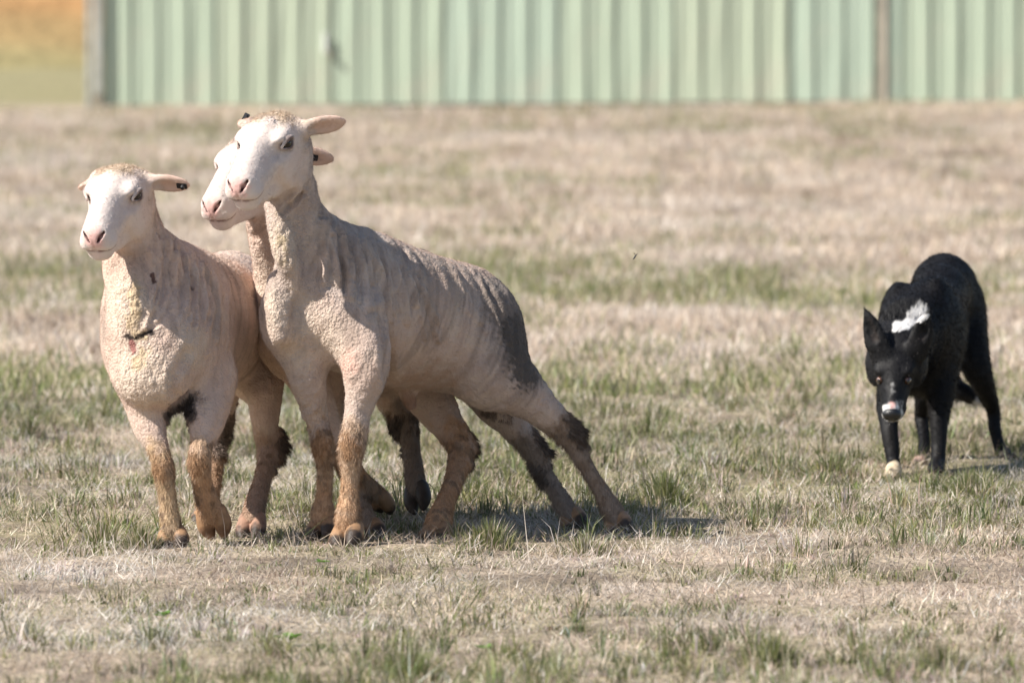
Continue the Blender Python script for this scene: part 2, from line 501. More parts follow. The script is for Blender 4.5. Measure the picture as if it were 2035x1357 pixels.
def claw_pair(parent, base, foot, tip, spread, s=1.0, col=(0.30, 0.19, 0.11), tipc=(0.05, 0.035, 0.028)):
    """cloven hoof: foot = fetlock end, tip = ground end, spread = vector between the two claws"""
    foot = np.asarray(foot); tip = np.asarray(tip); ax_ = tip - foot; L = np.linalg.norm(ax_); ax_ = ax_ / L
    sp = np.asarray(spread, float); sp = sp - ax_ * (sp @ ax_); sp /= np.linalg.norm(sp)
    lo = np.minimum(foot, tip) - 0.06; hi = np.maximum(foot, tip) + 0.06
    B = Blob(lo, hi, 0.0028)
    for q in (-1, 1):
        B.limb([(foot + sp * q * 0.015 * s, 0.019 * s), (foot + ax_ * L * 0.55 + sp * q * 0.019 * s, 0.0185 * s), (tip + sp * q * 0.014 * s, 0.009 * s)], 0.003)
    v, f = B.mesh()
    v = relax(v, f, 1)
    t = ((v - foot) @ ax_) / L
    n = fbm(v / 0.01, 5, 2)
    w = sstep(0.35, 0.75, t + 0.2 * n)[:, None]
    return mesh_obj('hoof', v, f, M_HOOF, parent, base, True, np.array(col) * (1 - w) + np.array(tipc) * w)

def ear_tag(parent, base, c, nrm, along, size=0.016):
    R = Matrix([list(x) for x in frame(nrm, along)])
    bm = bmesh.new()
    bmesh.ops.create_cube(bm, size=1)
    for v in bm.verts: v.co = Vector((v.co.x * 0.003, v.co.y * size * 1.1, v.co.z * size * 1.7))
    bmesh.ops.bevel(bm, geom=bm.edges[:], offset=0.0012, segments=2, affect='EDGES')
    r = bmesh.ops.create_cone(bm, cap_ends=True, segments=14, radius1=size * 0.42, radius2=size * 0.3, depth=0.008)
    for v in r['verts']: v.co = Vector((v.co.z + 0.004, v.co.x, v.co.y + size * 0.2))
    for v in bm.verts: v.co = R @ v.co + Vector(np.asarray(c) - np.asarray(base))
    for f in bm.faces: f.smooth = False
    me = bpy.data.meshes.new('ear_tag'); bm.to_mesh(me); bm.free(); me.materials.append(M_TAG)
    o = bpy.data.objects.new('ear_tag', me); coll.objects.link(o); o.parent = parent
    return o

def build_sheep(S):
    u = np.array(S['u'], float); u /= np.linalg.norm(u)
    Rb = frame(u)
    pts = []
    for t in S['torso']: pts += [t[0] - 0.27, t[0] + 0.27]
    for l in S['legs']:
        for p, r in l['pts']: pts.append(p)
    pts.append(S['head'][0] + 0.22); pts.append(S['head'][0] - 0.22)
    pts = np.array(pts); lo, hi = pts.min(0) - 0.05, pts.max(0) + 0.05
    lo[2] = max(lo[2], -0.03)
    for l in S['legs']:
        kn = l['knee']; m_ = len(l['pts'])
        f_ = [1.0 if i < kn - 1 else ((0.76 if l.get('kneecap', True) else 0.88) if i == kn - 1 else (0.84 if i == kn else (0.70 if i < m_ - 2 else 0.86))) for i in range(m_)]
        l['pts'] = [(p, r * f) for (p, r), f in zip(l['pts'], f_)]
    ho, hR, hs = S['head']
    hc = ho + hR[:, 0] * 0.1 * hs
    B = Blob(lo, hi, 0.0046 if not QUICK else 0.007, [[(hc[k] - 0.17, hc[k] + 0.15)] for k in range(3)], 0.0028 if not QUICK else 0.004)
    for c, r, k, *R in S['torso']: B.ell(c, r, R[0] if R else Rb, k)
    for l in S['extra']: B.limb(l[0], l[1])
    B.limb(S['neck'], 0.05)
    for l in S['legs']: B.limb(l['pts'], l.get('k', 0.028))
    for l in S.get('folds', []): B.limb(l[0], l[1])
    T = sheep_head(B, ho, hR, hs, S['ears'])
    v, quad = B.mesh()
    del B
    v = relax(v, quad, 2, 0.4)
    n = normals(v, quad)
    base = np.array(S['base'])
    # masks
    hd = (v - ho) @ hR / hs                                         # head space
    face = sstep(-0.045, 0.075, hd[:, 0] + 0.04 * fbm(v / 0.03, 77, 2) - 0.35 * np.maximum(0, -hd[:, 2] - 0.03)) * (np.abs(hd[:, 1]) < 0.09) * sstep(-0.125, -0.085, hd[:, 2] + 0.02 * fbm(v / 0.025, 78, 2)) * (hd[:, 0] < 0.3)
    face = face * (np.linalg.norm(hd, axis=1) < 0.3)
    leg = np.zeros(len(v))
    for l in S['legs']:
        P_ = [np.asarray(p) for p, r in l['pts']]
        kn = l['knee']
        d = np.full(len(v), 1e9)
        for a, b in zip(P_[kn:-1], P_[kn + 1:]): d = np.minimum(d, seg_dist(v, a, b))
        leg = np.maximum(leg, 1 - sstep(0.045, 0.075, d))
    wool = np.clip(1 - face - 0.75 * leg, 0, 1)
    chestm = np.zeros(len(v))
    for c, r_, *_ in S['chest'] + S.get('lumpy', []): chestm = np.maximum(chestm, 1 - sstep(0.6, 1.3, np.linalg.norm(v - c, axis=1) / r_))
    for q, d, cup, L in S['ears']:
        d = np.asarray(d, float); d = d / np.linalg.norm(d); e0 = T(-0.005, q * 0.056, 0.012)
        wool *= sstep(0.028, 0.05, seg_dist(v, e0 + d * 0.04, e0 + d * L))
    # shorn nap: clumps, comb ridges, soft folds
    ax_ = (v @ u); up = v[:, 2]; lat = v @ Rb[:, 1]
    lump = fbm(v / 0.030, 11, 2); nap = fbm(v / 0.0105, 21, 2)
    ridge = vnoise(np.stack([(ax_ + 0.35 * up) / 0.013 + 0.8 * fbm(v / 0.08, 3, 2), up / 0.10, lat / 0.10], 1), 5)
    fold = 1 - np.abs(vnoise(np.stack([(ax_ + 0.15 * up) / 0.055 + 0.5 * fbm(v / 0.12, 8, 2), up / 0.30, lat / 0.3], 1), 9)) * 2
    disp = wool * (0.0014 * lump + 0.0018 * nap + 0.0020 * ridge + 0.0016 * np.clip(fold, 0, 1)) + leg * 0.0015 * nap
    px, py = to_px(v); facing = (n[:, 1] < 0.25)
    for st in S.get('strokes', []):
        d = stroke2d(px, py, st[0]); w = st[1]; amt = st[2]
        m = facing & (v[:, 1] < st[3] if len(st) > 3 else True)
        disp += np.where(m, np.clip((-n[:, 1] - 0.12) / 0.4, 0, 1) * 1.25 * amt * (np.exp(-(d / w) ** 2) - 0.45 * np.exp(-((d - 1.9 * w) / w) ** 2)), 0)
    for c, r, a in S.get('lumpy', []):
        w = 1 - sstep(0.6, 1.0, np.linalg.norm(v - c, axis=1) / r)
        disp += w * 0.7 * a * np.abs(vnoise(v / 0.014, 31))
    crown = 1 - sstep(0.03, 0.065, np.linalg.norm(hd - np.array([0.005, 0, 0.040]), axis=1))
    disp += crown * (0.0035 * np.abs(vnoise(v / 0.011, 33)) + 0.002)
    disp += face * 0.0006 * fbm(v / 0.008, 35, 2)
    clod = np.zeros(len(v))
    for c, r_ in S.get('clumps', []):
        clod = np.maximum(clod, (1 - sstep(0.5, 1.3, np.linalg.norm(v - c, axis=1) / r_)))
    cn = np.abs(vnoise(v / 0.012, 39)); clod = clod * sstep(0.15, 0.5, cn)
    disp += clod * 0.011
    v = v + n * disp[:, None]
    v[:, 2] = np.maximum(v[:, 2], 0.002)
    # colour of the fleece and skin
    pt = Paint(v, S.get('fleece', WOOL))
    big = fbm(v / 0.16, 40, 3); mid = fbm(v / 0.045, 44, 3)
    pt.put(sstep(-0.1, 0.5, big) * 0.4, (0.64, 0.45, 0.35)); pt.put(sstep(0.0, 0.6, mid) * 0.35, CREAM)
    streak = fbm(np.stack([(ax_ + 0.3 * up) / 0.022, up / 0.13, lat / 0.13], 1), 48, 3)
    pt.put(sstep(0.05, 0.55, streak + 0.35 * big) * 0.55, (0.30, 0.235, 0.195)); pt.put(sstep(0.1, 0.6, -streak) * 0.3, (0.66, 0.55, 0.46))
    for c, r in S['chest']: pt.ball(c, r, CREAM, 0.75, 0.6, 0.3, 0.03)
    pt.put(face, FACE)
    for q_ in S['paint']: getattr(pt, q_[0])(*q_[1], **q_[2])
    for pts_, wd, col_, al in S.get('marks', []):
        dq = stroke2d(px, py, pts_) / wd + 0.6 * fbm(v / 0.007, 98, 2)
        pt.put(np.where((n[:, 1] < 0.1), al * (1 - sstep(0.6, 1.0, dq)), 0), col_)
    for l in S['legs']:
        P_ = [np.asarray(p) for p, r in l['pts']]; kn = l['knee']
        pt.tube(P_[kn:], 0.085, l.get('col', TAN), 0.9, 0.75, 0.5, 0.025, 3)
        low = P_[-3:]
        pt.tube(low, 0.06, l.get('low', (0.52, 0.31, 0.175)), 0.6, 0.6, 0.4, 0.02, 4)
        mud = fbm(v / 0.02, 95, 3); pt.put(leg * sstep(0.1, 0.5, mud) * 0.45 * (v[:, 2] < 0.35), (0.25, 0.17, 0.115))
        if l.get('kneecap', True):
            kc = P_[kn] + np.array([-0.006, -0.022, -0.004])
            pt.ball(kc, 0.045, l.get('rust', RUST), 0.85, 0.6, 0.5, 0.012, 6)
    pt.put(clod * 0.85, (0.095, 0.072, 0.058))
    # face colours
    Tp = lambda x, y, z: T(x, y, z)
    for q in (-1, 1):
        pt.tube([Tp(0.095, q * 0.045, 0.000), Tp(0.150, q * 0.036, -0.005)], 0.034 * hs, (0.53, 0.455, 0.435), 0.6, 0.9, 0.6, 0.012)
        pt.ball(Tp(0.05, q * 0.06, -0.03), 0.05 * hs, (0.62, 0.50, 0.46), 0.5, 0.9, 0.6, 0.014)
    pt.put(face * sstep(0.1, 0.6, fbm(v / 0.02, 97, 3)) * 0.4, (0.62, 0.49, 0.44))
    pt.ball(Tp(0.226, 0, -0.016), 0.031 * hs, PINK, 0.8, 0.6, 0.3, 0.010)
    pt.ball(Tp(0.218, 0, -0.046), 0.026 * hs, (0.76, 0.58, 0.53), 0.6, 0.7, 0.3, 0.010)
    for q in (-1, 1):
        pt.tube([Tp(0.228, q * 0.0085, -0.023), Tp(0.223, q * 0.0150, -0.013), Tp(0.215, q * 0.0210, -0.006)], 0.0052 * hs, (0.07, 0.025, 0.025), 0.95, 0.5, 0.1)
        pt.ball(Tp(0.063, q * 0.062, 0.0145), 0.023 * hs, (0.16, 0.11, 0.10), 0.95, 0.6, 0.12, 0.01)
        pt.tube([Tp(0.078, q * 0.054, 0.010), Tp(0.098, q * 0.049, 0.000)], 0.008 * hs, (0.34, 0.26, 0.25), 0.8, 0.7, 0.3, 0.01)
        pt.tube([Tp(0.227, 0, -0.048), Tp(0.219, q * 0.020, -0.0490), Tp(0.190, q * 0.041, -0.044), Tp(0.147, q * 0.047, -0.033)], 0.0055 * hs, (0.22, 0.14, 0.13), 0.85, 0.7, 0.2, 0.01)
    pt.ball(Tp(0.0, 0, 0.040), 0.072 * hs, (0.68, 0.54, 0.39), 0.75, 0.7, 0.5, 0.02)
    for q, d, cup, L in S['ears']:
        d = np.asarray(d, float); d = d / np.linalg.norm(d)
        pt.tube([Tp(-0.005, q * 0.056, 0.012) + d * 0.065, Tp(-0.005, q * 0.056, 0.012) + d * L], 0.04, (0.66, 0.47, 0.38), 0.8, 0.5, 0.25, 0.02)
    for q_ in S.get('paint2', []): getattr(pt, q_[0])(*q_[1], **q_[2])
    root = empty('sheep', base, S['label'], 'sheep', 'shorn sheep running in a mob')
    body = mesh_obj('body', v, quad, M_WOOL, root, base, True, np.clip(pt.c, 0.01, 0.9))
    na = body.data.attributes.new('Nap', 'FLOAT', 'POINT')
    na.data.foreach_set('value', np.clip(wool * (0.44 + 0.28 * chestm) + 0.25 * leg + 0.6 * crown, 0, 1).astype(np.float32))
    print('sheep verts', len(v))
    for s_ in (-1, 1):
        e = uv_ball('eye', T(0.0625, s_ * 0.0498, 0.0138), 0.0138 * hs, M_EYE, root, base)
    for l in S['legs']:
        P_ = [np.asarray(p) for p, r in l['pts']]
        if 'hoof' in l:
            claw_pair(root, base, P_[-1], l['hoof'], l.get('spread', Rb[:, 1]), l.get('hs', 1.0), l.get('hcol', (0.34, 0.20, 0.11)), l.get('htip', (0.05, 0.035, 0.028)))
    for c, nr, al, *sz in S.get('tags', []): ear_tag(root, base, c, nr, al, *sz)
    # wool strands: short nap everywhere along the body, shaggy hair on the lower legs, fringes where the shears left some
    r = np.random.default_rng(S['seed'])
    if True:
        lenw = 0.004 + 0.004 * wool
        N = 120000 if not QUICK else 30000
        w = 0.5 + 0.9 * np.clip(leg, 0, 1) + 1.5 * crown
        w = w * (1 - 0.75 * face) * (np.abs(hd[:, 0]) + np.abs(hd[:, 1]) > 0.0)
        fr = np.zeros(len(v)); frd = np.zeros((len(v), 3)); dark = np.zeros(len(v))
        tat = fbm(v / 0.018, 90, 2)
        for c0, rad, L, dk, dr in S.get('fringe', []):
            m = 1 - sstep(0.35, 1.0, np.linalg.norm(v - c0, axis=1) / rad / 1.25 + 0.45 * tat); dk = dk * 0.8
            fr = np.maximum(fr, m * L); dark = np.maximum(dark, m * dk); frd += m[:, None] * np.array(dr)
        w = w + 3 * (fr > 0.004)
        pk = r.choice(len(v), N, p=w / w.sum())
        d = n[pk] * 0.42 + r.normal(size=(N, 3)) * 0.26 + np.array([0, 0, -0.75]) * (0.4 + leg[pk])[:, None] + frd[pk]
        L = (0.0045 + 0.0060 * leg[pk] + 0.004 * crown[pk] + fr[pk] * r.uniform(0.3, 1.2, N)) * r.uniform(0.6, 1.3, N)
        col = pt.c[pk] * r.uniform(0.72, 1.2, (N, 1)) * (1 - dark[pk])[:, None] + np.array(DARK) * dark[pk][:, None]
        strands('wool_fringe', v[pk], d, L, 0.0005 + 0.0007 * (fr[pk] > 0.004), np.clip(col, 0.01, 0.9), M_FUZZ, root, base, 0.5, S['seed'], True)
    return root

def head_frame(fwd, roll=0.0):
    R = frame(fwd)
    if roll:
        c, s = math.cos(roll), math.sin(roll)
        R = np.stack([R[:, 0], R[:, 1] * c + R[:, 2] * s, R[:, 2] * c - R[:, 1] * s], 1)
    return R

def legpts(*a): return [(P(x, y, Y), r) for x, y, Y, r in a]

def pitched(u, deg):
    u = np.array(u, float); u /= np.linalg.norm(u)
    a = math.radians(deg)
    return frame((u[0] * math.cos(a), u[1] * math.cos(a), math.sin(a)))

def family(s0, s1, e0, e1, n, w, amp, seed, sag=0.0):
    r = np.random.default_rng(seed); out = []
    for i in range(n):
        t = (i + r.uniform(-0.3, 0.3)) / (n - 1); a = np.array(s0) * (1 - t) + np.array(s1) * t; b = np.array(e0) * (1 - t) + np.array(e1) * t
        k0, k1 = r.uniform(0, 0.25), r.uniform(0.6, 1.0)
        pts = [tuple(a + (b - a) * q + np.array([sag * math.sin(math.pi * q) + r.normal(0, 3), r.normal(0, 3)])) for q in np.linspace(k0, k1, 5)]
        out.append((pts, w * r.uniform(0.7, 1.3), amp * r.uniform(0.5, 1.4)))
    return out

# --- the tallest sheep, lunging with its head up
uA = (-0.69, -0.72)
RA = pitched(uA, 13)
sheepA = dict(
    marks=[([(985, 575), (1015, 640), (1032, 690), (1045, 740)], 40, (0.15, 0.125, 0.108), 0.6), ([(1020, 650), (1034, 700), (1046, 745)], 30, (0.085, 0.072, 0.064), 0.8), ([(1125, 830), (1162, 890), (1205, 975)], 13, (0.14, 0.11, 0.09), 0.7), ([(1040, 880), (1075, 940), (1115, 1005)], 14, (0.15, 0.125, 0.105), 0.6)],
    seed=1, fleece=(0.475, 0.38, 0.33), u=(-0.69, -0.72, 0), base=(P(860, 1060, 20.25)[0], 20.28, 0),
    label='tallest shorn sheep, head held high, hind legs stretched out behind',
    torso=[(P(735, 612, 20.33), (0.25, 0.150, 0.170), 0.05, RA), (P(850, 645, 20.44), (0.19, 0.145, 0.158), 0.07, RA),
           (P(922, 645, 20.53), (0.140, 0.116, 0.136), 0.07, RA), (P(610, 625, 20.20), (0.10, 0.105, 0.118), 0.07, RA),
           (P(700, 600, 20.17), (0.10, 0.055, 0.140), 0.05, RA), (P(615, 590, 20.30), (0.09, 0.05, 0.13), 0.05, RA),
           (P(705, 505, 20.27), (0.11, 0.045, 0.055), 0.06, RA), (P(968, 698, 20.44), (0.085, 0.068, 0.135), 0.06, RA),
           (P(562, 632, 20.15), (0.045, 0.045, 0.075), 0.05)],
    extra=[([(P(985, 615, 20.64), 0.022), (P(1006, 648, 20.67), 0.018), (P(1012, 678, 20.67), 0.012)], 0.02)],
    neck=[(P(668, 580, 20.24), 0.120), (P(626, 500, 20.19), 0.090), (P(594, 430, 20.16), 0.060), (P(580, 365, 20.14), 0.055), (P(568, 305, 20.12), 0.050)],
    folds=[([(P(548, 415, 20.12), 0.022), (P(556, 470, 20.09), 0.026), (P(570, 520, 20.08), 0.024), (P(586, 570, 20.10), 0.012)], 0.045),
           ([(P(552, 560, 20.12), 0.02), (P(548, 620, 20.08), 0.026), (P(556, 668, 20.07), 0.02)], 0.04),
           ([(P(812, 788, 20.40), 0.020), (P(818, 806, 20.40), 0.012)], 0.025)],
    legs=[dict(pts=legpts((705, 640, 20.13, .075), (728, 725, 20.08, .056), (713, 815, 20.07, .043), (699, 888, 20.05, .037), (696, 935, 20.05, .030), (694, 985, 20.05, .029), (692, 1025, 20.05, .035), (692, 1052, 20.05, .030)),
               knee=3, k=0.04, hoof=P(684, 1084, 20.0), hs=1.15),
          dict(pts=legpts((600, 670, 20.16, .058), (612, 750, 20.15, .044), (630, 835, 20.17, .034), (642, 886, 20.15, .031), (646, 935, 20.16, .027), (644, 985, 20.17, .027), (641, 1020, 20.17, .032), (641, 1040, 20.17, .028)),
               knee=3, k=0.04, hoof=P(636, 1066, 20.13), hs=1.05),
          dict(pts=legpts((948, 650, 20.50, .092), (990, 738, 20.44, .082), (1062, 800, 20.44, .056), (1128, 862, 20.46, .036), (1152, 905, 20.46, .029), (1188, 965, 20.45, .026), (1215, 1012, 20.44, .030), (1226, 1036, 20.43, .027)),
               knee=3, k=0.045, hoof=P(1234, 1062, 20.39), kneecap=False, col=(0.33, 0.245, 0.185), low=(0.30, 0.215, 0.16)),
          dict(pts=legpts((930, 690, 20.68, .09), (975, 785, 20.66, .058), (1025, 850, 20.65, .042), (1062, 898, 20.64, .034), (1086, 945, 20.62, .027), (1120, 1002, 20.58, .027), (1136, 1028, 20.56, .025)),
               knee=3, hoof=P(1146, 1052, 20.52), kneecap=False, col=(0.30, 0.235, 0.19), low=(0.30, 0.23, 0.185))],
    head=(P(552, 268, 20.10), head_frame((-0.40, -0.80, -0.43), 0.0), 1.14),
    ears=[(1, (0.82, -0.20, 0.16), (-0.2, -0.75, -0.7), 0.105), (-1, (-0.22, 0.95, 0.16), (0.2, -0.3, -0.9), 0.10)],
    chest=[(P(570, 620, 20.0), 0.13), (P(620, 700, 20.05), 0.10), (P(560, 480, 20.03), 0.09)],
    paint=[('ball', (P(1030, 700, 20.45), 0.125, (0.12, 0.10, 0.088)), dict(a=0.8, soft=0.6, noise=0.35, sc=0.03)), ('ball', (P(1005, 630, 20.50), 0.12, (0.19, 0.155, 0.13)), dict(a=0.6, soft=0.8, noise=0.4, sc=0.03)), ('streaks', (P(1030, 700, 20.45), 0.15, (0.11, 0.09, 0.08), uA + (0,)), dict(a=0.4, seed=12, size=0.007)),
           ('streaks', (P(1005, 610, 20.42), 0.13, (0.22, 0.18, 0.155), uA + (0,)), dict(a=0.6, seed=4, size=0.010)),
           ('streaks', (P(860, 520, 20.36), 0.20, (0.24, 0.19, 0.155), uA + (0,)), dict(a=0.45, seed=6, size=0.010)),
           ('streaks', (P(700, 500, 20.20), 0.14, (0.28, 0.22, 0.18), uA + (0,)), dict(a=0.4, seed=8, size=0.010)),
           ('tube', ([P(545, 430, 20.04), P(560, 500, 20.02), P(590, 560, 20.0)], 0.045, (0.42, 0.33, 0.215)), dict(a=0.85, noise=0.6)),
           ('ball', (P(690, 725, 20.04), 0.045, (0.70, 0.42, 0.34)), dict(a=0.7, soft=0.8)),
           ('ball', (P(850, 790, 20.33), 0.14, (0.40, 0.26, 0.18)), dict(a=0.7, soft=0.8)), ('ball', (P(816, 802, 20.39), 0.04, (0.26, 0.15, 0.10)), dict(a=0.8, soft=0.6)),
           ('tube', ([P(760, 470, 20.33), P(880, 495, 20.45), P(950, 530, 20.52)], 0.06, (0.50, 0.34, 0.26)), dict(a=0.6, noise=0.6))],
    strokes=family((632, 380), (800, 478), (640, 590), (880, 690), 17, 3.6, 0.0032, 5, 12) + family((830, 480), (960, 540), (900, 640), (1010, 690), 9, 4, 0.0022, 6, 14) + [([(652, 440), (668, 500), (672, 560)], 7, 0.006), ([(672, 445), (694, 510), (700, 590)], 7, 0.006), ([(700, 462), (724, 530), (738, 610)], 6, 0.004),
             ([(640, 440), (648, 500), (644, 560)], 6, 0.005), ([(720, 470), (760, 540), (782, 620)], 6, 0.0035), ([(660, 470), (682, 530), (686, 580)], 4, -0.005),
             ([(760, 480), (800, 560), (810, 640)], 6, 0.003), ([(800, 480), (850, 560), (870, 640)], 6, 0.003), ([(880, 500), (920, 560), (950, 640)], 6, 0.003),
             ([(762, 620), (768, 700), (772, 760)], 10, -0.007), ([(600, 385), (585, 400), (560, 425)], 5, -0.006), ([(612, 290), (606, 350), (580, 400)], 5, 0.005)],
    clumps=[(P(1158, 850, 20.47), .03), (P(1170, 890, 20.47), .02), (P(1095, 905, 20.65), .025), (P(1050, 945, 20.62), .02), (P(960, 775, 20.6), .02)],
    lumpy=[(P(556, 470, 20.03), 0.07, 0.008), (P(568, 530, 20.02), 0.06, 0.008), (P(625, 830, 20.15), 0.05, 0.007), (P(600, 620, 20.03), 0.13, 0.003)],
    fringe=[(P(1150, 845, 20.47), 0.055, 0.008, 0.8, (0.5, 0.2, 0.3)), (P(985, 795, 20.62), 0.05, 0.009, 0.8, (-0.2, 0, -0.5)), (P(1085, 880, 20.66), 0.05, 0.010, 0.8, (0.6, 0, 0.2)), (P(1060, 950, 20.62), 0.04, 0.008, 0.6, (-0.6, 0, -0.2))],
)

# --- the sheep pressed between the other two
uB = (-0.66, -0.75)
RB = pitched(uB, 6)
sheepB = dict(
    seed=2, u=(-0.66, -0.75, 0), base=(P(720, 1050, 20.5)[0], 20.55, 0),
    label='shorn sheep squeezed in the middle, mostly hidden, pink muzzle showing',
    torso=[(P(665, 655, 20.66), (0.23, 0.135, 0.165), 0.05, RB), (P(765, 665, 20.78), (0.18, 0.135, 0.145), 0.07, RB),
           (P(850, 660, 20.90), (0.14, 0.115, 0.135), 0.07, RB), (P(588, 655, 20.45), (0.10, 0.095, 0.12), 0.07, RB),
           (P(575, 600, 20.42), (0.06, 0.07, 0.09), 0.05, RB)],
    extra=[([(P(910, 640, 21.0), 0.02), (P(915, 670, 21.02), 0.016), (P(915, 700, 21.02), 0.012)], 0.02)],
    neck=[(P(610, 600, 20.52), 0.115), (P(576, 530, 20.46), 0.088), (P(554, 470, 20.42), 0.070), (P(540, 410, 20.39), 0.062), (P(530, 360, 20.37), 0.055)],
    folds=[([(P(520, 450, 20.37), 0.018), (P(522, 510, 20.38), 0.02), (P(530, 560, 20.39), 0.018), (P(535, 600, 20.38), 0.012)], 0.035)],
    legs=[dict(pts=legpts((600, 700, 20.46, .058), (622, 775, 20.43, .047), (660, 860, 20.38, .037), (692, 922, 20.36, .032), (716, 950, 20.40, .026), (738, 972, 20.45, .025), (750, 985, 20.47, .027)),
               knee=3, hoof=P(766, 1014, 20.50), col=(0.46, 0.28, 0.16)),
          dict(pts=legpts((625, 710, 20.66, .055), (650, 800, 20.60, .042), (672, 870, 20.56, .033), (690, 930, 20.50, .030), (708, 980, 20.43, .026), (724, 1025, 20.36, .028), (734, 1048, 20.33, .028)),
               knee=3, hoof=P(742, 1070, 20.28), col=(0.40, 0.29, 0.21), low=(0.36, 0.26, 0.19)),
          dict(pts=legpts((850, 685, 20.78, .10), (845, 765, 20.68, .068), (880, 832, 20.60, .050), (916, 886, 20.55, .040), (905, 945, 20.46, .033), (884, 1000, 20.36, .031), (872, 1035, 20.28, .035), (868, 1055, 20.25, .031)),
               knee=3, hoof=P(856, 1084, 20.19), hs=1.15, kneecap=False, col=(0.52, 0.31, 0.18), low=(0.60, 0.34, 0.18)),
          dict(pts=legpts((790, 700, 20.92, .08), (775, 780, 20.86, .050), (806, 840, 20.84, .034), (817, 890, 20.82, .030), (823, 940, 20.80, .028), (828, 972, 20.78, .028)),
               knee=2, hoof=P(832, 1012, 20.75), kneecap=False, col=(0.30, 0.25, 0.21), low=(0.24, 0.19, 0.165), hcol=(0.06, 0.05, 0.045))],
    head=(P(512, 312, 20.36), head_frame((-0.48, -0.76, -0.43), 0.0), 1.12),
    ears=[(1, (0.80, 0.05, -0.12), (-0.1, -1, -0.6), 0.130), (-1, (-0.2, 0.95, -0.1), (0.2, -0.3, -0.9), 0.08)],
    chest=[(P(520, 560, 20.35), 0.08)],
    paint=[('ball', (P(560, 700, 20.38), 0.13, (0.44, 0.30, 0.21)), dict(a=0.8, soft=0.7))],
    paint2=[('ball', (P(430, 432, 20.15), 0.022, (0.16, 0.14, 0.14)), dict(a=0.8, soft=0.6)), ('tube', ([P(432, 440, 20.15), P(475, 445, 20.18)], 0.014, (0.40, 0.27, 0.24)), dict(a=0.6))],
    clumps=[(P(945, 890, 20.57), .03), (P(938, 930, 20.5), .02), (P(797, 850, 20.85), .025), (P(805, 900, 20.83), .02)],
    strokes=[], lumpy=[(P(508, 470, 20.34), 0.05, 0.007)],
    fringe=[(P(940, 890, 20.58), 0.05, 0.006, 0.8, (0.5, 0, 0)), (P(800, 845, 20.85), 0.045, 0.010, 0.9, (-0.4, 0, -0.2))],
)

